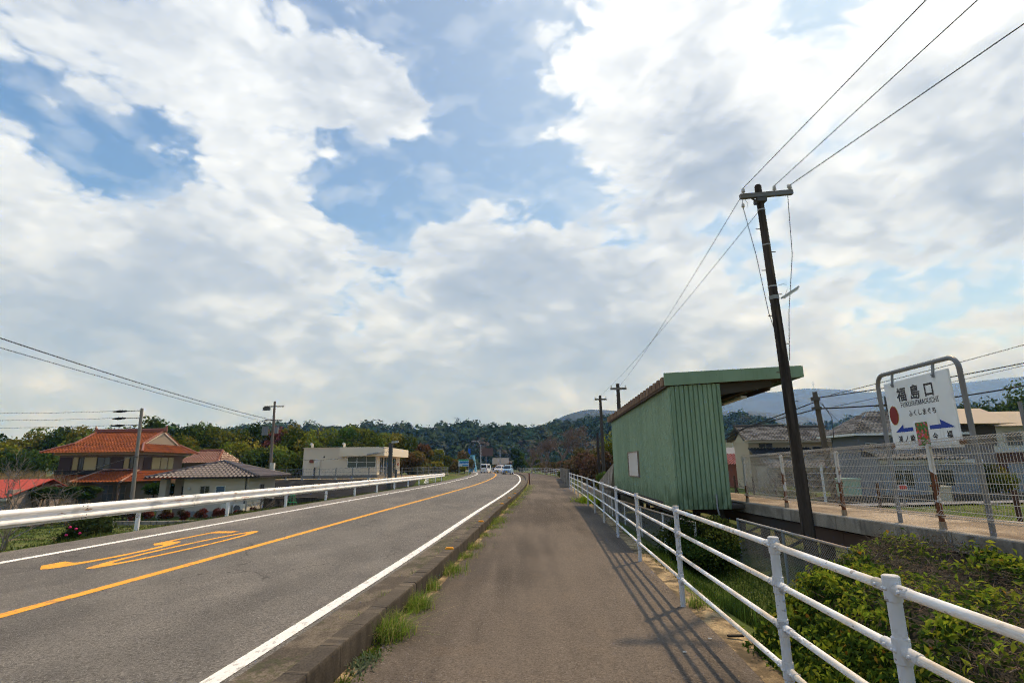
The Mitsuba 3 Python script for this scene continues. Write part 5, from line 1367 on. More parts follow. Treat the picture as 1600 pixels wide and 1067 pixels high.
# shutters and openings of the upper floor
for a, b, c in ((-48.9, -47.6, (.07, .045, .045)), (-47.4, -46.9, (.42, .33, .17)), (-46.2, -44.9, (.45, .36, .19)), (-43.3, -42.0, (.075, .05, .048)), (-41.9, -41.4, (.42, .33, .17))):
    vput(H, 'shutter', MB().box(a, b, 58.50, 58.59, 1.66, 3.0), c)
for a, b in ((-46.85, -46.3), (-44.85, -43.4), (-41.35, -40.5)): window(H, a, b, 58.6, 1.66, 3.0, 'y', (1, 0), (.05, .04, .035))
for a, b, c in ((59.2, 60.4, (.075, .05, .048)), (60.6, 61.9, (.45, .36, .19)), (62.1, 63.2, (.45, .36, .19)), (63.4, 64.3, (.45, .36, .19))):
    vput(H, 'shutter', MB().box(-40.29, -40.22, a, b, 1.66, 2.95), c)
# lower roofs
m = MB(); tiles(m, (-50, 57.0, .35), (-44.6, 57.0, .35), (-44.9, 58.6, 1.2), (-49.2, 58.6, 1.2)); tiles(m, (-44.6, 55.2, .42), (-39.5, 55.2, .42), (-40.2, 58.6, 1.55), (-43.9, 58.6, 1.55)); tiles(m, (-39.4, 55.2, .42), (-38.6, 66, .42), (-40.2, 66, 1.4), (-40.2, 58.6, 1.5))
LR = vput(H, 'lower_roof_tiles', m, (.27, .068, .016), base2=(.18, .042, .012), sc=1.6, mat='paint_matt', kind='stuff')
m = MB(); ridge_caps(m, (-49.3, 58.5, 1.32), (-44.0, 58.5, 1.32), .10); ridge_caps(m, (-44.0, 58.5, 1.66), (-40.1, 58.5, 1.66), .11); ridge_caps(m, (-39.5, 55.1, .5), (-40.2, 58.5, 1.6), .11); ridge_caps(m, (-44.7, 55.1, .5), (-44.0, 58.5, 1.6), .11)
vput(LR, 'plaster_ridge', m, (.42, .30, .25), base2=(.26, .08, .04), sc=3)
for a, b in ((-43.9, -42.7), (-42.6, -41.4)): window(LW, a, b, 58.7, -1.7, .1, 'y', (1, 1), (.25, .2, .16), pc=(.10, .11, .12))
window(LW, -47.9, -45.6, 58.7, -1.5, .0, 'y', (2, 0), (.2, .17, .14))
vput(H, 'porch_post', MB().box(-44.5, -44.35, 55.4, 55.55, -2.4, .45).box(-40.0, -39.85, 55.4, 55.55, -2.4, .45), (.10, .07, .05))
# the wing behind on the right
Wg = thing('red_tiled_annexe', 'small annexe with a rust red tile roof behind the two storey house', 'house')
vput(Wg, 'wall', MB().box(-41.5, -37.6, 68.5, 74, -1.5, 2.5), (.25, .20, .16))
m = MB(); tiles(m, (-42.2, 67.8, 2.35), (-36.9, 67.8, 2.35), (-38.2, 71.2, 3.9), (-41.2, 71.2, 3.9)); tiles(m, (-36.9, 67.8, 2.35), (-36.9, 74.6, 2.35), (-38.2, 71.3, 3.9), (-38.2, 71.1, 3.9))
vput(Wg, 'roof_tiles', m, BR2, base2=(.15, .05, .03), sc=2, mat='glaze', kind='stuff')
m = MB(); ridge_caps(m, (-41.2, 71.2, 4.0), (-38.2, 71.2, 4.0), .13); ridge_caps(m, (-38.2, 71.2, 4.0), (-36.9, 67.8, 2.45), .12); vput(Wg, 'ridge_tiles', m, (.30, .14, .10), base2=BR2, sc=3)

# --- small house with a dark hipped roof
S = thing('hipped_roof_house', 'low beige house with a dark brown hipped tile roof behind the guard rail', 'house')
vput(S, 'wall', MB().box(-27.4, -22.0, 45.6, 50.6, -2.4, .86), (.52, .47, .40), base2=(.46, .41, .34), sc=.8)
vput(S, 'recess_wall', MB().box(-29.0, -27.4, 47.0, 50.6, -2.4, .86), (.34, .30, .25))
vput(S, 'plinth', MB().box(-27.46, -21.94, 45.54, 50.66, -2.4, -1.75), (.20, .21, .22))
vput(S, 'porch_pillar', MB().box(-29.4, -28.85, 45.6, 46.15, -2.4, .86), (.42, .38, .32))
ap = (-25.55, 48.1, 2.22); e0, e1, f0, f1 = -30.3, -20.9, 44.9, 51.3; ez = .92; ap2 = (-25.4, 48.1, 2.22)
vput(S, 'soffit', MB().box(e0 + .05, e1 - .05, f0 + .05, f1 - .05, .84, .90), (.10, .09, .085))
DK = (.095, .078, .082); m = MB()
tiles(m, (e0, f0, ez), (e1, f0, ez), ap2, ap, .36, .42, .09); SR = vput(S, 'roof_tiles', m, DK, base2=(.12, .10, .105), sc=2, mat='paint_satin', kind='stuff')
m = MB(); tiles(m, (e1, f0, ez), (e1, f1, ez), ap2, ap2, .36, .42, .09); tiles(m, (e1, f1, ez), (e0, f1, ez), ap, ap2, .36, .42, .09); tiles(m, (e0, f1, ez), (e0, f0, ez), ap, ap, .36, .42, .09)
vput(S, 'roof_tiles', m, DK, base2=(.12, .10, .105), sc=2, mat='paint_satin', kind='stuff')
m = MB()
for c in ((e0, f0), (e1, f0), (e1, f1), (e0, f1)): ridge_caps(m, (c[0], c[1], ez + .08), (ap[0], ap[1], ap[2] + .09), .10, .32)
vput(S, 'hip_caps', m, (.075, .065, .068), mat='paint_satin')
m = MB().box(e0 - .05, e1 + .05, f0 - .09, f0 - .01, .84, .93).box(e1 + .01, e1 + .09, f0, f1, .84, .93); vput(S, 'gutter', m, (.035, .032, .032))
vput(S, 'downpipe', MB().cyl((-22.2, 45.5, -1.8), (-22.2, 45.5, .84), .045, 8), (.06, .06, .06))
window(S, -26.0, -25.2, 45.6, -.6, .25, 'y', (1, 0), (.30, .29, .27)); window(S, -24.7, -23.9, 45.6, -.35, .25, 'y', (0, 0), (.75, .75, .74), pc=(.09, .14, .20))
window(S, -28.4, -27.7, 47.0, -.6, .25, 'y', (1, 0), (.25, .22, .2)); window(S, 47.6, 48.4, -22.0, -.3, .3, '+x', (1, 0), (.3, .26, .22))
vput(S, 'vent', MB().cyl((-26.9, 45.6, .05), (-26.9, 45.48, .05), .12, 12), (.45, .45, .44))
k = thing('air_conditioner', 'pair of white air conditioner units against the beige house', 'air conditioner')
for a in (-23.9, -22.9):
    vput(k, 'case', MB().box(a, a + .85, 45.1, 45.45, -1.9, -1.2), (.55, .53, .48))
vput(k, 'fan_grille', MB().cyl((-22.55, 45.09, -1.55), (-22.55, 45.06, -1.55), .27, 16), (.10, .10, .10))
# --- low wall with red shrubs
k = thing('planter_wall', 'low concrete wall of the flower bed before the beige house', 'wall')
for i in range(6): part(k, 'panel', MB().box(-27.5 + 2.0 * i, -25.52 + 2.0 * i, 37.0, 37.25, -1.95, -1.72), 'concrete')
rg = np.random.default_rng(35)
for i in range(9):
    xx = -27 + i * 1.25; k = thing('red_shrub', f'low dark red shrub in the bed before the beige house, {ORD[i]} of the row', 'shrub', 'row of red shrubs')
    v, f, c, C = crown(rg, xx, 39.2, -1.5, .62, .5, .5, 420, .11, [(.10, .028, .022), (.13, .04, .03), (.06, .045, .02)], 6); part(k, 'leaves', (v, f), 'leaf', False, c)
    vput(k, 'stem', MB().tube([(xx, 39.2, -2.3), (xx, 39.2, -1.5)], [.03, .02], 5), (.06, .04, .03))

# --- red roofed shed and the clipped hedge trees
k = thing('red_roofed_shed', 'long low shed with a faded red corrugated roof and pale wall', 'shed')
vput(k, 'wall', MB().box(-48.8, -35.4, 38.4, 42.5, -2.5, -.15), (.22, .24, .28), base2=(.30, .29, .28), sc=.6)
vput(k, 'end_wall', MB().box(-35.39, -35.0, 38.45, 42.45, -2.5, .35), (.30, .24, .21))
m = MB(); P = corrugated((-49.4, 37.8), (-34.8, 37.8), 0, 1, .32, .05, .4, (0, 0), lip=.3); s = P[:, 0, 0]; hgt = np.tile([0, .05, .05, 0], len(s) // 4 + 1)[:len(s)]; hgt = np.r_[0, hgt][:len(s)]
P2 = np.stack([np.stack([s, 37.8 + 0 * s, -.18 + hgt], -1), np.stack([s, 41.4 + 0 * s, .98 + hgt], -1), np.stack([s, 43.3 + 0 * s, .2 + hgt], -1)], 1)
m.grid(P2, flip=True); vput(k, 'roof', m, (.38, .07, .055), base2=(.30, .055, .045), sc=1.2)
vput(k, 'fascia', MB().box(-49.4, -34.8, 37.82, 37.9, -.36, -.19), (.45, .43, .40))
rg = np.random.default_rng(36)
for i, (xx, ww, lab) in enumerate(((-33.9, 2.6, 'flat topped clipped tree with bare twisted stems, first of the hedge row'), (-31.7, 2.5, 'flat topped clipped tree with bare stems, second of the hedge row'))):
    k = thing('clipped_tree', lab, 'tree')
    v, f, c, C = crown(rg, xx, 40.2, .10, 1.55, .95, .52, 11000, .12, [(.03, .06, .012), (.05, .085, .018)], 34, .3); v[:, 2] = np.minimum(v[:, 2], .48 + rg.normal(0, .02, len(v)))
    part(k, 'crown', (v, f), 'leaf', False, c); t = MB()
    for q in C[:10]: t.tube([(q[0] + rg.normal(0, .1), 40.2, -2.4), (q[0] + rg.normal(0, .18), 40.2, -1.2), (q[0], 40.2, -.1)], [.06, .05, .03], 5)
    vput(k, 'trunk', t, (.10, .08, .06))
k = thing('clipped_tree', 'rounded clipped hedge tree beside the grey concrete pole', 'tree')
v, f, c, C = crown(rg, -30.9, 48.5, .0, 2.1, .9, .55, 10000, .13, [(.03, .06, .012), (.05, .085, .018)], 34, .3); part(k, 'crown', (v, f), 'leaf', False, c); t = MB()
for q in C[:8]: t.tube([(q[0], 48.5, -2.4), (q[0], 48.5, -.1)], [.06, .04], 5)
vput(k, 'trunk', t, (.07, .055, .045))
for (xx, yy_, zt, w, lab, pal) in ((-30.6, 43.5, -.5, 2.2, 'low loose shrub under the clipped trees', OLIVE), (-28.6, 43.2, -.65, 2.0, 'low yellow green shrub by the foot of the grey pole', YELLOWISH), (-33.2, 42.0, -.9, 1.8, 'small dark shrub below the clipped trees', EVERGREEN)):
    tree('shrub', lab, 'shrub', xx, yy_, -2.3, zt, w, pal, 1600, .13, int(abs(xx * 10)), None, .05, 9)
bare_tree('bare_shrub', 'leafless grey shrub with many stems rising from the field edge', 'shrub', -18.3, 20.2, -2.0, 4.6, 1.35, 51, None, (.16, .14, .13), .034, 4, lean=(-.1, 0))
bare_tree('bare_shrub', 'second leafless grey shrub close beside the first one', 'shrub', -19.6, 21.5, -2.0, 5.4, 1.4, 52, None, (.17, .15, .14), .045, 4, lean=(.15, 0))
bare_tree('bare_shrub', 'leafless branching shrub before the corner of the beige house', 'shrub', -17.3, 38.0, -1.9, 3.4, 1.3, 53, None, (.12, .10, .085), .05, 4)
bare_tree('bare_shrub', 'smaller leafless shrub behind a guard rail post', 'shrub', -15.7, 38.5, -1.9, 2.6, 1.3, 54, None, (.12, .10, .085), .04, 4)
rg = np.random.default_rng(37); n = 5200; bx, by = rg.normal(-46.3, 1.5, n), rg.normal(51.5, 1.2, n)
v, f, c = blades(np.c_[bx, by, np.full(n, -2.2)], rg.uniform(1.8, 4.1, n), rg, .28, .045, 3, [(.30, .22, .12), (.24, .17, .09), (.36, .28, .16)])
k = thing('dry_reeds', 'tall stand of dry straw coloured reeds between the shed and the red tiled house', 'reeds', kind='stuff'); put(k, (v, f), 'dull_leaf', False, c)

# --- cream flat roofed building on its raised lot
Cb = thing('cream_building', 'cream flat roofed one storey building with a projecting canopy and wide windows', 'building')
vput(Cb, 'wall', MB().box(-23.2, -15.0, 60, 72, .3, 3.70), (.68, .60, .48), base2=(.58, .51, .41), sc=.5)
CN = vput(Cb, 'canopy', MB().box(-19.0, -14.1, 59.3, 72.8, 2.80, 3.76), (.72, .64, .51), base2=(.63, .56, .45), sc=.5)
vput(Cb, 'plinth', MB().box(-23.26, -14.94, 59.94, 72.06, .2, .78), (.22, .20, .18), base2=(.13, .12, .11), sc=.8)
WN = window(Cb, -18.3, -15.15, 60, 1.55, 2.78, 'y', (2, 1), (.62, .62, .60), pc=(.10, .12, .10)); 
for a, b in ((61.0, 62.6), (62.9, 65.4)): window(Cb, a, b, -15.0, .55, 2.72, '+x', (1, 0), (.60, .58, .52))
window(Cb, 67.5, 69.3, -15.0, .55, 2.72, '+x', (1, 0), (.60, .58, .52), nm='door')
vput(Cb, 'meter_box', MB().box(-21.9, -21.3, 59.8, 59.99, 1.65, 2.35), (.60, .56, .48)); vput(Cb, 'alarm_box', MB().box(-22.45, -22.05, 59.85, 59.99, 2.15, 2.45), (.18, .06, .05))
vput(Cb, 'pipe', MB().cyl((-21.85, 59.9, .4), (-21.85, 59.9, 1.66), .07, 8), (.08, .08, .08)); vput(Cb, 'vent_hole', MB().cyl((-20.9, 60, 2.75), (-20.9, 59.96, 2.75), .08, 10), (.03, .03, .03))
vput(Cb, 'parapet_cap', MB().box(-23.3, -19.0, 59.9, 72.1, 3.70, 3.78), (.60, .52, .40))
for xx in (-22.6, -19.0): vput(Cb, 'roof_vent', MB().tube([(xx, 60.8, 3.7), (xx, 60.8, 4.1), (xx, 60.5, 4.2)], .15, 8), (.55, .54, .50))
vput(Cb, 'fire_bell', MB().cyl((-14.99, 70.6, 1.9), (-14.9, 70.6, 1.9), .18, 10), (.40, .02, .02))
vput(Cb, 'light_fitting', MB().beam((-15.9, 59.2, 2.95), (-14.6, 58.9, 3.15), .3, .12), (.30, .31, .33))
# the raised lot and its netted bank
k = thing('lot', 'pale gravel lot in front of the cream building', kind='structure')
XXs = np.linspace(-25.5, -9.6, 18); YYs = np.linspace(55.2, 82, 20); P = np.stack(list(np.meshgrid(XXs, YYs, indexing='ij')) + [np.full((18, 20), .47)], -1); put(k, MB().grid(P), 'sandy_soil', True)
k = thing('netted_bank', 'steep bank covered in black weed netting below the cream building', kind='structure')
A_, B_ = np.meshgrid(np.linspace(-27.5, -9.4, 76), np.linspace(0, 1, 16), indexing='ij')
P = np.stack([A_, 49.2 + 4.9 * B_ + .1 * np.sin(A_ * 2), -1.75 + 2.2 * B_ ** 1.1 + .12 * (meshkit.fbm(np.stack([A_ * 1.2, B_ * 5, 0 * A_], -1), 3, 4) - .5)], -1)
P[..., 2] = np.maximum(P[..., 2] * (1 - .8 * sstep((A_ + 11.5) / 2)), gz(P[..., 0], P[..., 1]) + .05)
put(k, MB().grid(P), 'paint_matt', True, speck(P.reshape(-1, 3), (.010, .010, .012), .5, 2, 2, (.030, .030, .030)))
k = thing('bank_wall', 'dark stained retaining wall at the foot of the netted bank', 'wall')
for i in range(6): part(k, 'panel', MB().box(-26.5 + 2.3 * i, -24.22 + 2.3 * i, 48.6, 49.15, -2.3, -1.0 + .06 * (i % 2)), 'pole_grain')
LF = thing('lot_fence', 'low grey wire fence along the edge of the raised lot', 'fence')
pts = [(-26.0 + 1.65 * i, 54.6) for i in range(10)] + [(-10.2 + .05 * i, 58 + 3.4 * i) for i in range(0, 8)]
for i, (xx, yy_) in enumerate(pts):
    vput(LF, 'post', MB().cyl((xx, yy_, .2), (xx, yy_, 1.55), .045, 8), (.16, .17, .18)); vput(LF, 'footing', MB().box(xx - .13, xx + .13, yy_ - .13, yy_ + .13, .3, .56), (.5, .48, .44))
    if i + 1 < len(pts):
        q = pts[i + 1]; m = MB()
        for h in (.78, 1.15, 1.5): m.beam((xx, yy_, h), (q[0], q[1], h), .022, .022)
        for t in np.linspace(.05, .95, 12): m.beam((xx + (q[0] - xx) * t, yy_ + (q[1] - yy_) * t, .55), (xx + (q[0] - xx) * t, yy_ + (q[1] - yy_) * t, 1.5), .008, .008, up=(0, 1, 0))
        vput(LF, 'wire_panel', m, (.22, .23, .24))
k = thing('net_cone', 'green netted cone shaped trellis standing behind the guard rail', 'trellis'); m = MB()
for a in np.linspace(0, 2 * PI, 9)[:-1]: m.tube([(-13.4 + .55 * math.cos(a), 33.4 + .55 * math.sin(a), -1.5), (-13.4 + .12 * math.cos(a), 33.4 + .12 * math.sin(a), .05)], .02, 4)
for h, r_ in ((-1.2, .5), (-.8, .39), (-.4, .27), (0, .14)): m.tube([(-13.4 + r_ * math.cos(a), 33.4 + r_ * math.sin(a), h) for a in np.linspace(0, 2 * PI, 13)], .018, 4)
vput(k, 'netting', m, (.03, .20, .09))

# --- houses across the railway
H1 = thing('grey_tiled_house', 'cream two storey house with weathered grey tile roof across the railway', 'house')
vput(H1, 'wall', MB().box(26.5, 36.0, 61, 65, -1.6, 4.2), (.52, .44, .32), base2=(.44, .37, .27), sc=.5)
m = MB(); tiles(m, (25.6, 60, 3.95), (31.5, 60, 3.95), (31.5, 62.6, 5.65), (25.8, 62.6, 5.65), .36, .42, .09); tiles(m, (31.5, 60.1, 3.85), (36.9, 60.1, 3.85), (36.0, 62.6, 5.5), (31.5, 62.6, 5.5), .36, .42, .09); tiles(m, (36.6, 66, 3.95), (25.8, 66, 3.95), (25.8, 62.6, 5.65), (36.6, 62.6, 5.65), .36, .42, .09)
v, f = m.mesh(); part(H1, 'roof_tiles', (v, f), 'old_roof', False, kind='stuff')
m = MB(); ridge_caps(m, (25.7, 62.6, 5.75), (31.5, 62.6, 5.75), .17); ridge_caps(m, (31.6, 62.6, 5.6), (36.1, 62.6, 5.6), .16); ridge_caps(m, (25.6, 60, 4.05), (25.8, 62.6, 5.7), .11); vput(H1, 'ridge_tiles', m, (.06, .055, .05))
vput(H1, 'gable', MB().prism([(26.48, 61, 3.9), (26.48, 65, 3.9), (26.48, 62.6, 5.3)], (.06, 0, 0)), (.52, .45, .33)); vput(H1, 'eave_board', MB().box(25.8, 36.6, 60.15, 60.3, 3.75, 3.92), (.50, .44, .34))
m = MB(); tiles(m, (26.3, 59, 2.15), (33.2, 59, 2.15), (33.2, 61, 3.15), (26.3, 61, 3.15), .36, .42, .09); vput(H1, 'lower_roof_tiles', m, (.028, .032, .038), mat='paint_satin', kind='stuff')
m = MB(); tiles(m, (26.6, 57.2, 1.0), (36.6, 57.2, 1.0), (36.0, 59.4, 1.95), (26.9, 59.4, 1.95), .36, .42, .09); part(H1, 'porch_roof_tiles', m, 'old_roof', kind='stuff')
vput(H1, 'porch_wall', MB().box(27.0, 36.0, 58.2, 60.9, -1.6, 1.2), (.40, .36, .29), base2=(.30, .26, .2), sc=.5)
for a, b, z0, z1 in ((28, 29.6, -.9, .6), (30.5, 32.6, -1.2, .6), (33.6, 35.2, -.9, .6)): window(H1, a, b, 58.2, z0, z1, 'y', (1, 0), (.25, .22, .18))
window(H1, 33.6, 35.6, 61, 2.2, 3.3, 'y', (1, 0), (.35, .33, .3)); window(H1, 27.6, 29.2, 61, 3.2, 3.7, 'y', (1, 0), (.4, .36, .28))
k = thing('red_roofed_house', 'small house with a red tile roof just past the end of the green shelter', 'house')
vput(k, 'wall', MB().box(25.6, 30.5, 68.5, 73, -1.6, 1.5), (.28, .12, .10), base2=(.2, .1, .09)); m = MB(); tiles(m, (25.0, 67.8, 1.4), (31, 67.8, 1.4), (31, 71, 2.7), (25.0, 71, 2.7), .36, .42, .09); vput(k, 'roof_tiles', m, (.24, .06, .05), base2=(.30, .10, .08), mat='paint_satin', kind='stuff')
k = thing('slate_roofed_house', 'low house with a plain light grey roof between the red roof and the cream house', 'house')
vput(k, 'wall', MB().box(29.5, 33.4, 76, 80, -1.6, 2.4), (.10, .10, .10)); vput(k, 'roof', MB().prism([(29, 75.2, 2.4), (29, 80.8, 2.4), (29, 78, 3.75)], (4.8, 0, 0)), (.20, .21, .23))
H2 = thing('blue_grey_house', 'modern blue grey house with white gutters behind the station sign', 'house')
vput(H2, 'wall', MB().box(29.4, 37.4, 46, 50, -1.5, 3.95), (.16, .175, .21), base2=(.145, .155, .185), sc=.6)
m = MB(); tiles(m, (28.7, 45.2, 3.85), (38.2, 45.2, 3.85), (35.0, 48, 5.9), (31.8, 48, 5.9), .36, .42, .09); tiles(m, (28.7, 50.8, 3.85), (28.7, 45.2, 3.85), (31.8, 48, 5.9), (31.8, 48.1, 5.9), .36, .42, .09)
tiles(m, (38.2, 45.2, 3.85), (38.2, 50.8, 3.85), (35.0, 48.1, 5.9), (35.0, 48, 5.9), .36, .42, .09)
part(H2, 'roof_tiles', m, 'old_roof', kind='stuff')
vput(H2, 'gutter', MB().box(28.6, 38.3, 45.05, 45.18, 3.70, 3.88).box(28.52, 28.62, 45.1, 50.8, 3.7, 3.88), (.65, .65, .64)); vput(H2, 'soffit', MB().box(28.8, 38.1, 45.3, 50.7, 3.74, 3.82), (.5, .5, .5))
vput(H2, 'downpipe', MB().tube([(31.8, 45.2, 3.7), (31.8, 45.85, 3.4), (31.8, 45.9, -1.3)], .06, 6), (.65, .65, .64))
for a, b, z0, z1 in ((29.9, 30.8, 2.6, 3.1), (32.6, 34.2, 2.2, 3.3)): window(H2, a, b, 46, z0, z1, 'y', (1, 0), (.6, .6, .6))
m = MB(); tiles(m, (28.9, 43.0, 1.7), (36.0, 43.0, 1.7), (36.0, 46, 2.75), (29.3, 46, 2.75), .36, .42, .09); part(H2, 'porch_roof_tiles', m, 'old_roof', kind='stuff')
vput(H2, 'porch_side', MB().box(29.3, 29.4, 43.75, 45.99, -1.5, 1.95), (.20, .21, .235)); P = corrugated((29.3, 43.7), (37.4, 43.7), -1.5, 1.7, .3, .05, .4, (0, -1)); m = MB().grid(P); vput(H2, 'ribbed_wall', m, (.26, .275, .30), base2=(.22, .235, .26)); vput(H2, 'band', MB().box(29.3, 37.5, 43.55, 43.68, 1.40, 1.66), (.55, .56, .57))
for a, b in ((30.2, 31.8), (33.0, 35.0)): window(H2, a, b, 43.65, -.4, .9, 'y', (1, 0), (.4, .4, .4))
k = thing('meter_cabinet', 'pale green utility cabinet beside the blue grey house', 'cabinet'); vput(k, 'case', MB().box(25.6, 27.2, 43.2, 44.2, -1.5, .2), (.30, .42, .33)); vput(k, 'lid', MB().box(25.5, 27.3, 43.1, 44.3, .2, .32), (.33, .45, .36))
k = thing('storage_box', 'cream storage box in front of the blue grey house', 'box'); vput(k, 'case', MB().box(30.6, 31.5, 39.8, 40.6, -1.4, -.3), (.45, .42, .33)); vput(k, 'lid', MB().box(30.55, 31.55, 39.7, 40.65, -.3, -.2), (.5, .47, .38))
k = thing('warning_sign', 'small red and white notice on the fence in front of the blue grey house', 'sign'); vput(k, 'board', MB().box(26.5, 27.1, 38.0, 38.03, -.35, .0), (.65, .60, .58)); vput(k, 'band', MB().box(26.54, 27.06, 37.985, 37.998, -.30, -.05), (.50, .05, .05)); vput(k, 'post', MB().box(26.75, 26.85, 38.03, 38.1, -1.5, -.0), (.2, .2, .2))
H3 = thing('long_building', 'long two storey building with tan roof, white upper wall and brown lower wall', 'building')
vput(H3, 'upper_wall', MB().box(40.8, 60, 52, 60, 2.3, 4.8), (.62, .62, .60), base2=(.52, .52, .5), sc=.5); vput(H3, 'lower_wall', MB().box(41.0, 60, 52.2, 60, -1.5, 2.3), (.10, .05, .04), base2=(.15, .08, .06), sc=.8)
vput(H3, 'roof', MB().prism([(46.2, 50.8, 4.7), (46.2, 61, 4.7), (46.2, 56, 6.5)], (15, 0, 0)), (.42, .34, .25), base2=(.35, .28, .21), sc=.6)
vput(H3, 'porch', MB().box(36.5, 41.2, 46, 50, 3.6, 4.5), (.07, .06, .055)); vput(H3, 'porch_roof', MB().prism([(36.0, 44.6, 4.55), (36.0, 51.4, 4.55), (36.0, 51.4, 5.35), (36.0, 48, 6.1)], (6.0, 0, 0)), (.45, .36, .27))
vput(H3, 'porch_wall', MB().box(37.6, 41, 46.3, 50, -1.5, 3.6), (.12, .06, .05), base2=(.3, .3, .3), sc=.5)
for i in range(6):
    a = 42.6 + i * 2.4; window(H3, a, a + 1.5, 52, 2.9, 4.2, 'y', (1, 0), (.35, .36, .36))
    window(H3, a - .3, a + 1.4, 52.2, -.6, 1.4, 'y', (2, 0), (.10, .06, .05)) if i % 2 else vput(H3, 'door', MB().box(a - .3, a + 1.5, 52.1, 52.19, -1.4, 1.2), (.30, .31, .33))
k = thing('side_road', 'grey lane running along the houses across the railway', kind='structure'); P = np.array([[(12 + 6 * i, 35.5 + .12 * (12 + 6 * i) - 2 * j, -1.24) for j in (0, 1)] for i in range(10)], float); put(k, MB().grid(P, flip=True), 'paint_matt', False, (.16, .16, .165))
k = thing('lane_wall', 'low dark wall along the lane across the railway', 'wall')
for i in range(9): vput(k, 'panel', MB().beam((13 + 4 * i, 38.0 + .48 * i, -1.15), (16.96 + 4 * i, 38.475 + .48 * i, -1.15), .25, .7), (.05, .045, .04), base2=(.09, .08, .07), sc=1)
k = thing('far_fence', 'dark brown post and wire fence with braces on the far side of the railway', 'fence')
for i in range(12):
    y = 4.5 + 2.2 * i; xx = 9.6 + .04 * y
    vput(k, 'post', MB().beam((xx, y, -1), (xx, y, 1.0), .06, .06, up=(0, 1, 0)), (.07, .04, .03), base2=(.12, .06, .04))
    if i % 3 == 1: vput(k, 'brace', MB().beam((xx + .6, y, -1.1), (xx, y, .5), .04, .04, up=(0, 1, 0)), (.08, .045, .03))
    m = MB()
    for h in (-.2, .15, .5, .85): m.beam((xx, y, h), (9.6 + .04 * (y + 2.2), y + 2.2, h), .008, .008)
    vput(k, 'wire', m, (.2, .17, .14))
k = thing('marker_post', 'slim white post standing on the grass across the railway', 'post'); vput(k, 'post', MB().cyl((14.9, 26.5, -1.4), (14.9, 26.5, 1.35), .06, 8), (.62, .63, .65)); vput(k, 'cap', MB().cyl((14.9, 26.5, 1.35), (14.9, 26.5, 1.45), .08, 8), (.5, .5, .5))
for xx, lab in ((6.95, 'nearer steel rail of the single railway track'), (8.02, 'farther steel rail of the single railway track')):
    k = thing('rail', lab, 'rail'); vk(k, MB().beam((xx, -3, -.12), (xx + 1.9, 45, -.12), .07, .14), (.13, .08, .06))
# right side poles and cables
k = far_pole('brown pole carrying cables in front of the cream grey tiled house', 17.1, 30, -1.6, 5.45, .19, .13, (.10, .075, .055), lean=(.35, 0))
vput(k, 'fitting', MB().cyl((17.1, 30, 4.95), (17.1, 30, 5.15), .24, 10).cyl((17.1, 30, 4.45), (17.1, 30, 4.6), .26, 10), (.09, .08, .07))
vput(k, 'drop_wire', MB().tube([(17.3, 29.8, 4.8), (17.75, 29.8, 4.0), (17.7, 29.8, 3.0), (17.45, 29.8, 2.2)], .02, 4), (.03, .03, .03))
k = far_pole('distant thin pole with crossarms above the ridge', 63.1, 90, -2, 12.2, .25, .18, (.09, .085, .08), ((-2.2, 2.2, 10.6, .16),))
k = far_pole('grey pole standing at the long building', 47.6, 50, -1.5, 6.9, .20, .16, (.20, .19, .18))
cable('upper cable from the brown pole to the houses on the far right', [(17.1, 29.9, 5.1), (31, 29, 7.3), (60, 28, 11.5)], .15, .03)
cable('heavy lower cable from the brown pole past the sign', [(17.2, 29.9, 4.5), (31, 29, 6.1), (60, 28, 9.0)], .35, .04)
cable('upper cable from the brown pole behind the tall dark pole', [(17.1, 30, 4.9), (11.0, 33, 2.6), (9.3, 33, 2.0)], .02, .03)
cable('lower cable from the brown pole behind the tall dark pole', [(17.1, 30, 4.5), (13.5, 31, 3.6), (9.3, 33, 1.1)], .02, .03)
cable('thin cable sloping down from the brown pole to the blue grey house', [(17.2, 30, 5.0), (28.5, 45.5, 4.1)], .1, .015)
cable('thin high cable across the far right', [(24, 40, 6.5), (60, 40, 16)], .4, .025)
cable('second thin high cable across the far right', [(24, 40, 5.6), (60, 40, 13.6)], .4, .02)
for ti, (xx, yy_, zt) in enumerate(((2010, 5000, 660), (2170, 5000, 700), (2830, 5000, 735), (3620, 5000, 740))):
    k = thing('pylon', f'tiny lattice pylon on the crest of the far range, {ORD[ti]} from the shelter', 'pylon', 'pylons on the far range'); m = MB(); zb = zt - 95
    for s in (-1, 1): m.beam((xx + s * 9, yy_ - 30, zb), (xx + s * 1.5, yy_ - 30, zt), 1.1, 1.1, up=(0, 1, 0))
    for q in range(5): h = zb + 16 * q; w_ = 9 - 1.4 * q; m.beam((xx - w_, yy_ - 30, h), (xx + w_ - 1.2, yy_ - 30, h + 16), .7, .7, up=(0, 1, 0)); m.beam((xx + w_, yy_ - 30, h), (xx - w_ + 1.2, yy_ - 30, h + 16), .7, .7, up=(0, 1, 0))
    for h in (zt - 6, zt - 22): m.beam((xx - 10, yy_ - 30, h), (xx + 10, yy_ - 30, h), 1, 1)
    vk(k, m, (.25, .26, .28), smooth=False)


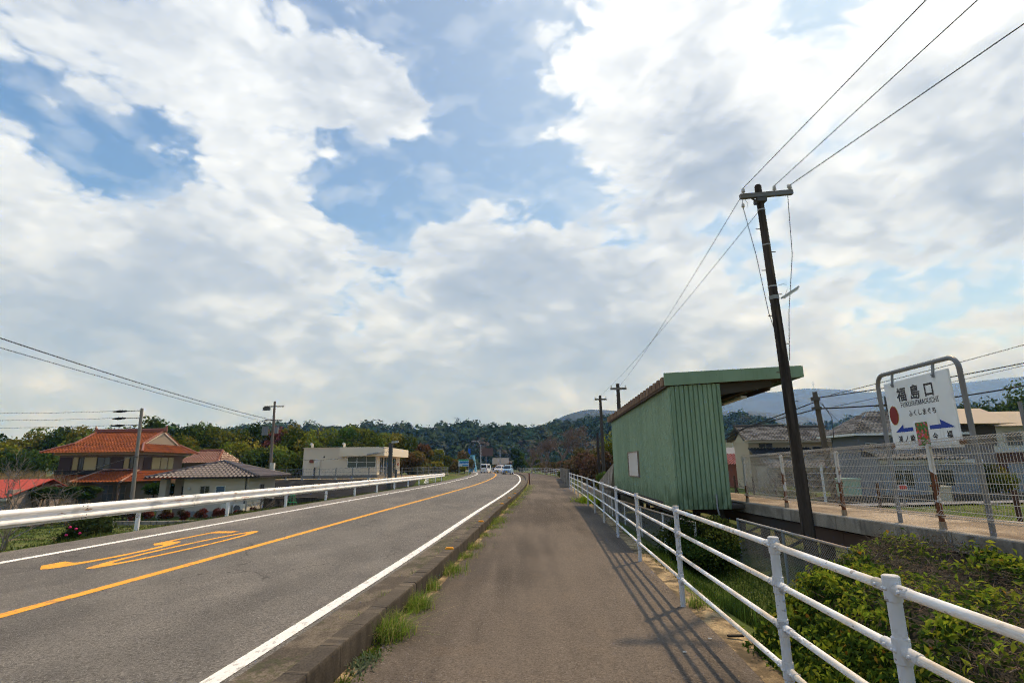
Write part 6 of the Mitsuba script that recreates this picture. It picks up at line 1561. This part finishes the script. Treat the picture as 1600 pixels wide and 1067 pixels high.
# ------------------------------------------------------------------ traffic
def car(label, cat, x, y, heading, paint, kind):
    """kind: 'hatch' (tall kei car) or 'van'; built facing -y (towards us), heading in degrees turns it"""
    k = thing('car' if kind == 'hatch' else 'van', label, cat)
    W, L = (1.48, 3.4) if kind == 'hatch' else (1.48, 3.4); a = math.radians(heading); ca, sa_ = math.cos(a), math.sin(a)

    def tf_(m):
        v, f = m.mesh(); v = v @ np.array([[ca, sa_, 0], [-sa_, ca, 0], [0, 0, 1]]) + [x, y, RZ]; return v, f
    if kind == 'hatch': prof_ = [(-1.70, .28), (-1.72, .62), (-1.60, .84), (-.95, .98), (-.42, 1.50), (.2, 1.58), (1.25, 1.56), (1.62, 1.05), (1.70, .80), (1.70, .28)]
    else: prof_ = [(-1.70, .28), (-1.72, .75), (-1.62, 1.0), (-1.15, 1.80), (-.8, 1.90), (1.5, 1.90), (1.66, 1.80), (1.70, .95), (1.70, .28)]
    zm = max(z for _, z in prof_)
    m = MB(); P = []
    for u in (-1, -.92, .92, 1):
        row = []
        for (py_, z) in prof_:
            tuck = (1 - .16 * max(0, (z - .85) / (zm - .85))) * W / 2
            row.append((u * tuck, py_ * (1 if abs(u) < .95 else .965), z if abs(u) < .95 else .28 + (z - .28) * .975))
        P.append(row)
    P = np.array(P); m.grid(P); m.grid(np.stack([P[:, 0], P[:, -1]], 1), flip=True)
    for r_ in (0, -1):
        c = P[r_].mean(0); q = P[r_]; n = len(q); m.add(np.vstack([q, [c]]), [[i, (i + 1) % n, n] for i in range(n)])
    v, f = tf_(m); put_(k, 'body', v, f, 'car_paint', paint)
    g = MB()
    if kind == 'hatch': g.add([(-.60, -.97, 1.01), (.60, -.97, 1.01), (.53, -.47, 1.47), (-.53, -.47, 1.47)], [[0, 1, 2, 3]]); g.add([(-.58, 1.62, 1.10), (.58, 1.62, 1.10), (.54, 1.32, 1.48), (-.54, 1.32, 1.48)], [[1, 0, 3, 2]])
    else: g.add([(-.60, -1.60, 1.06), (.60, -1.60, 1.06), (.56, -1.20, 1.74), (-.56, -1.20, 1.74)], [[0, 1, 2, 3]]); g.add([(-.58, 1.705, 1.15), (.58, 1.705, 1.15), (.57, 1.69, 1.70), (-.57, 1.69, 1.70)], [[1, 0, 3, 2]])
    g.v = [q + ([0, -.02, .012] if i == 0 else [0, .02, .01]) for i, q in enumerate(g.v)]
    v, f = tf_(g); part(k, 'windows', (v, f), 'window_glass')
    s_ = MB(); zt = 1.42 if kind == 'hatch' else 1.72
    for sx in (-1, 1):
        for (p0, p1) in ((-.62, .25), (.33, 1.25)): s_.box(sx * .70 - .025, sx * .70 + .025, p0, p1, 1.02, zt - .04)
    v, f = tf_(s_); part(k, 'side_windows', (v, f), 'window_glass')
    for sx in (-1, 1):
        h = MB(); ball(h, (sx * .55, -1.66, .70), (.13, .07, .10)); v, f = tf_(h); put_(k, 'headlight', v, f, 'glaze', (.75, .76, .78))
        h = MB(); h.box(sx * .66 - .06, sx * .66 + .06, 1.685, 1.725, .70, 1.0); v, f = tf_(h); put_(k, 'tail_light', v, f, 'glaze', (.40, .02, .015))
        h = MB().obox((sx * .80, -.72, 1.05), (.07, .05, .07), np.eye(3)); v, f = tf_(h); put_(k, 'mirror', v, f, 'paint_satin', paint)
        for wy in (-1.15, 1.15):
            h = MB().cyl((sx * .60, wy, .29), (sx * .755, wy, .29), .29, 16); v, f = tf_(h); w = put_(k, 'wheel', v, f, 'dark_rubber', (.02, .02, .02)); h = MB().cyl((sx * .757, wy, .29), (sx * .765, wy, .29), .17, 12); v, f = tf_(h); put_(w, 'rim', v, f, 'paint_satin', (.4, .4, .42))
    h = MB().box(-.17, .17, -1.745, -1.725, .40, .56).box(-.17, .17, 1.725, 1.745, .62, .78); v, f = tf_(h); put_(k, 'plate', v, f, 'paint_satin', (.70, .45, .03))
    h = MB().box(-.62, .62, -1.74, -1.70, .28, .40).box(-.45, .45, -1.742, -1.71, .60, .66); v, f = tf_(h); put_(k, 'grille', v, f, 'paint_satin', (.04, .04, .045))
    return k


def put_(parent, name, v, f, mat, c): return part(parent, name, (v, f), mat, False, c)


car('small light blue tall hatchback coming towards us in the right lane', 'car', -1.0, 96, -8, (.27, .42, .60), 'hatch')
car('white small car following right behind the light blue hatchback', 'car', -2.9, 113, -14, (.70, .66, .68), 'hatch')
car('white boxy van driving away from us in the far lane', 'van', -6.0, 119, 166, (.72, .73, .74), 'van')
k = thing('direction_board', 'blue and white advertising board with a green top edge beside the bend', 'sign')
vput(k, 'board', MB().box(-9.6, -7.8, 95, 95.06, 1.55, 2.72), (.62, .68, .72)); vput(k, 'top_band', MB().box(-9.58, -7.82, 94.98, 94.995, 2.50, 2.70), (.05, .40, .14)); vput(k, 'blue_band', MB().box(-9.42, -7.82, 94.98, 94.995, 2.05, 2.42), (.04, .22, .52)); vput(k, 'blue_band', MB().box(-8.9, -7.9, 94.98, 94.995, 1.62, 1.85), (.05, .25, .52))
for xx in (-9.5, -7.9): vput(k, 'post', MB().cyl((xx, 95.1, -.1), (xx, 95.1, 1.6), .06, 6), (.3, .3, .3))
k = thing('blue_gate_frame', 'light blue sloping steel frame standing beside the bend', 'frame')
vput(k, 'leg', MB().prism([(-9.25, 130, .2), (-8.7, 130, .2), (-9.35, 130, 3.9), (-9.8, 130, 3.9)], (0, .8, 0)), (.30, .58, .72)); vput(k, 'leg', MB().prism([(-10.7, 131, .2), (-10.35, 131, .2), (-10.35, 131, 3.8), (-10.7, 131, 3.8)], (0, .8, 0)), (.25, .5, .66)); vput(k, 'beam', MB().box(-10.7, -9.3, 130.1, 130.7, 3.88, 4.1), (.18, .52, .72)); vput(k, 'slats', MB().box(-10.34, -9.7, 130.4, 130.6, .2, 3.8), (.10, .22, .30)); vput(k, 'flag_board', MB().box(-10.9, -10.3, 130.3, 130.4, 4.4, 5.7), (.02, .10, .45))


def street_lamp(label, x, y, z, h, arm):
    k = thing('street_lamp', label, 'street lamp'); vput(k, 'pole', MB().tube([(x, y, z), (x, y, z + h * .8), (x + arm * .15, y, z + h * .93), (x + arm * .5, y, z + h), (x + arm, y, z + h + .05)], [.11, .08, .07, .06, .05], 8), (.36, .37, .38)); vput(k, 'head', MB().beam((x + arm, y, z + h + .03), (x + arm * 1.45, y, z + h + .05), .3, .14), (.5, .5, .5))


street_lamp('curved grey street lamp leaning over the bend', -7.2, 120, 0, 6.9, -1.4)
street_lamp('smaller far street lamp half hidden by the trees at the bend', -19, 150, 0, 6.2, -1.6)
far_pole('slim grey pole right of the curved street lamp', -3.3, 135, 0, 5.6, .14, .10, (.28, .29, .31))
k = thing('brown_sign', 'brown rectangular sign board in front of the knoll', 'sign'); vput(k, 'board', MB().box(-9.4, -5.6, 150, 150.15, 4.2, 6.4), (.13, .085, .075)); vput(k, 'post', MB().box(-7.7, -7.4, 150.15, 150.4, 0, 6.4), (.15, .15, .15))
k = thing('far_house', 'small pale roofed house at the foot of the knoll beyond the cars', 'house'); vput(k, 'wall', MB().box(-7.4, -2.4, 205, 211, -.2, 2.2), (.14, .125, .115)); vput(k, 'roof', MB().prism([(-8.0, 203.8, 2.1), (-8.0, 212.2, 2.1), (-8.0, 208, 4.5)], (6.2, 0, 0)), (.13, .128, .125)); vput(k, 'wing_roof', MB().prism([(-1.75, 204, 2.0), (-1.75, 211, 2.0), (-1.75, 207.5, 3.2)], (3.6, 0, 0)), (.10, .09, .085))
for i, (x, y, zt, w, pal, lab) in enumerate(((-6.2, 190, 2.4, 5, AUTUMN, 'low rust coloured bush in front of the far house'), (-1.0, 188, 2.7, 6, BROWNLEAF, 'low brown bush beside the far house'), (3.2, 186, 3.2, 6, OLIVE, 'low olive bush between far house and conifer'))):
    tree('far_bush', lab, 'bush', x, y, -.3, zt, w, pal, 900, .42, 600 + i, None, .02, 9)
k = thing('white_railing', 'white picket railing round the outside of the bend beyond the cars', 'railing')
for i in range(16): xx, yy_ = -9.0 + .8 * i, 148 + .25 * i; vput(k, 'picket', MB().box(xx, xx + .16, yy_, yy_ + .12, -.1, 1.1), (.60, .55, .56))
vput(k, 'rail', MB().beam((-9, 148.05, 1.0), (3.2, 151.9, 1.0), .08, .1).beam((-9, 148.05, .4), (3.2, 151.9, .4), .08, .1), (.6, .56, .56))

# ------------------------------------------------------------------ trees
rg = np.random.default_rng(91)
DESC = {0: 'dark evergreen', 1: 'olive green', 2: 'yellow green', 3: 'autumn coloured', 4: 'reddish'}
PALS = {0: EVERGREEN, 1: OLIVE, 2: YELLOWISH, 3: AUTUMN, 4: REDDISH}
row = [(-84, 88, 8.0, 9, 0, 'at the far end of the wood behind the shed'), (-78, 86, 8.7, 8, 1, 'behind the shed, before the tallest crowns'), (-73.5, 88, 9.2, 7, 0, 'above the dry reeds'), (-68, 86, 8.2, 8, 2, 'rising past the end ridge of the red tiled roof'), (-63, 84, 9.3, 5.5, 0, 'in a narrow pointed shape over the red roof'),
       (-58, 88, 9.4, 9, 1, 'just over the middle of the red roof ridge'), (-55.5, 83, 9.6, 6, 0, 'whose top stands behind the grey concrete pole'), (-51.5, 86, 9.8, 9, 0, 'with a broad rounded top behind the red gable'), (-47.5, 86, 9.4, 8, 0, 'next to the broad one behind the annexe'), (-43.5, 84, 8.6, 8, 1, 'behind the annexe roof'), (-40.5, 88, 8.9, 7, 0, 'between annexe and transformer pole'),
       (-36.5, 84, 8.0, 7, 4, 'with wine coloured top behind the transformer pole'), (-33.0, 84, 8.2, 7, 1, 'close beside the transformer pole'), (-29.8, 82, 8.0, 7, 2, 'over the corner of the cream building'), (-26.8, 88, 9.6, 6, 1, 'standing highest behind the cream building, with an umbrella top'), (-24.5, 84, 8.4, 7, 0, 'behind the flat roof of the cream building'), (-21.5, 85, 7.8, 7, 1, 'over the canopy of the cream building'), (-18.3, 86, 6.8, 6, 1, 'stepping down behind the cream canopy'),
       (-15.4, 90, 5.4, 6, 3, 'right after the cream building'), (-13.8, 96, 4.4, 5, 1, 'low behind the lot fence'), (-13.2, 104, 3.6, 5, 3, 'low and bushy before the advertising board'), (-11.7, 110, 3.0, 4.5, 2, 'lowest, next to the advertising board')]
for i, (x, y, zt, w, kind, where) in enumerate(row):
    tree('tree', f'{DESC[kind]} tree {where}', 'tree', x, y, -1.0 if y < 90 else 0, zt, w * 1.15, PALS[kind], 4600, .34, 200 + i, 'trees of the wood beyond the houses', .12, 17)
row = [(-74, 70, 4.8, 8, 1, 'at the edge of the wood left of the dry reeds'), (-66, 68, 5.6, 8, 2, 'in front of the wood above the shed roof'), (-60, 66, 4.6, 7, 0, 'beside the dry reeds'), (-54, 74, 6.4, 8, 1, 'peeping over the red roof'), (-46, 76, 6.6, 7, 2, 'bright behind the red gable'), (-39, 77, 6.0, 8, 2, 'spreading behind the annexe'), (-35.5, 74, 4.6, 6, 0, 'dark under the wine coloured tree'), (-31.5, 74, 5.0, 6.5, 1, 'at the foot of the transformer pole'), (-27.6, 75, 5.6, 6, 2, 'left of the cream building'), (-24.5, 77, 6.0, 6, 0, 'close behind the cream wall'), (-20.5, 77, 5.9, 6, 1, 'close behind the cream canopy'), (-15.0, 80, 3.9, 5, 3, 'at the end of the cream building'), (-12.6, 88, 2.6, 4, 1, 'behind the lot fence')]
for i, (x, y, zt, w, kind, where) in enumerate(row):
    tree('bushy_tree', f'{DESC[kind]} bushy tree {where}', 'tree', x, y, -1.6 if x < -28 else .2, zt, w * 1.15, PALS[kind], 3400, .30, 300 + i, 'bushy trees in front of the wood', .04, 15)
tree('tree', 'autumn coloured tree right behind the advertising board', 'tree', -10.9, 122, 0, 5.2, 4.6, AUTUMN, 2600, .30, 400, None, .1, 12)
tree('tree', 'dark green rounded conifer at the bend beside the cars', 'tree', 1.6, 146, -.2, 6.2, 5.4, EVERGREEN, 3200, .36, 401, None, .04, 12)
tree('bushy_tree', 'olive green bushy tree next to the dark conifer', 'tree', 5.6, 140, -.2, 4.4, 4.8, OLIVE, 2200, .34, 402, None, .04, 10)
# trees on the right
for i, (x, y, zt, w, kind, where) in enumerate(((78, 92, 10.6, 8, 1, 'first and lowest of the clump over the tan roof'), (83, 94, 12.6, 9, 0, 'in the middle of the clump over the tan roof'), (88, 92, 14.2, 9, 0, 'at the edge of the picture over the tan roof'), (92.5, 88, 13.2, 9, 2, 'in front of the clump at the picture edge'), (97, 95, 16, 10, 1, 'behind the clump, tallest'))):
    tree('tree', f'{DESC[kind]} tree {where}', 'tree', x, y, -1, zt, w * 1.1, PALS[kind], 4200, .38, 420 + i, 'clump of trees over the tan roof', .1, 16)
tree('shrub', 'yellow flecked shrub before the long brown building', 'shrub', 40.0, 45.5, -1.4, 1.6, 3.2, YELLOWISH, 1600, .16, 431, None, .05)
tree('shrub', 'low grey green shrub behind the mesh fence across the railway', 'shrub', 17.0, 34, -1.4, .6, 3.6, OLIVE, 1600, .14, 432, None, .05)
for i, (x, y) in enumerate(((12.4, 27), (14.0, 31))): bare_tree('bare_shrub', f'leafless pale shrub behind the mesh fence, {"nearer to" if i == 0 else "farther from"} the green shelter', 'shrub', x, y, -1.3, 3.6, 1.4, 440 + i, None, (.17, .14, .12), .05, 4)
# brown thicket along the right of the footpath
th = [(6.6, 43, 2.9, 3.4, 'nearest the concrete ramp'), (8.6, 45, 4.3, 4.2, 'tall, against the green shelter'), (6.9, 48, 3.3, 3.8, 'second along the footpath'), (8.2, 54, 3.5, 4.6, 'third along the footpath'), (7.6, 61, 3.0, 4.4, 'opposite the concrete wall'), (9.4, 68, 3.2, 5.0, 'behind the start of the far railing'), (8.6, 78, 2.6, 4.8, 'halfway along the far railing'), (8.4, 90, 2.4, 5.0, 'inside the bend of the far railing'), (7.0, 104, 2.3, 5.0, 'near the conifer end of the railing')]
for i, (x, y, zt, w, where) in enumerate(th):
    k = tree('brown_shrub', f'shrub with withered brown leaves, {where}', 'shrub', x, y, -.4, zt, w, BROWNLEAF if i not in (1,) else OLIVE, 4200, .17, 500 + i, 'brown thicket along the footpath', .02, 16, 'dull_leaf')
for i, (x, y, zt, w, lab) in enumerate(((9.6, 41, 3.6, 3.0, 'dark green shrub pressed against the far end of the shelter'), (6.5, 36.5, 1.3, 2.4, 'low dark green shrub behind the retaining wall'), (5.6, 31, .9, 2.0, 'low ivy green bush just behind the retaining wall'), (6.1, 66, 1.6, 2.0, 'green climber at the end of the concrete wall'))):
    tree('green_shrub', lab, 'shrub', x, y, -.4, zt, w, OLIVE if i != 1 else EVERGREEN, 2600, .13, 520 + i, None, .02, 12)
for i, (x, y, h, lab) in enumerate(((7.0, 80, 9.8, 'tallest leafless tree spreading over the brown thicket'), (10.2, 84, 8.6, 'leafless tree close to the dark poles'), (6.0, 98, 8.2, 'leafless tree left of the tallest one'), (9.2, 70, 5.6, 'lower leafless tree in front of the tallest one'), (4.2, 128, 6.8, 'leafless tree above the dark conifer'), (6.5, 150, 9.0, 'pale leafless tree in front of the hill'), (-14.5, 160, 6.5, 'leafless tree behind the advertising board'))):
    bare_tree('bare_tree', lab, 'tree', x, y, -.4, h, 1.45, 540 + i, None, (.15, .11, .092), .20, 6 if i < 3 else 5, kids=(3, 5), rmin=.016)
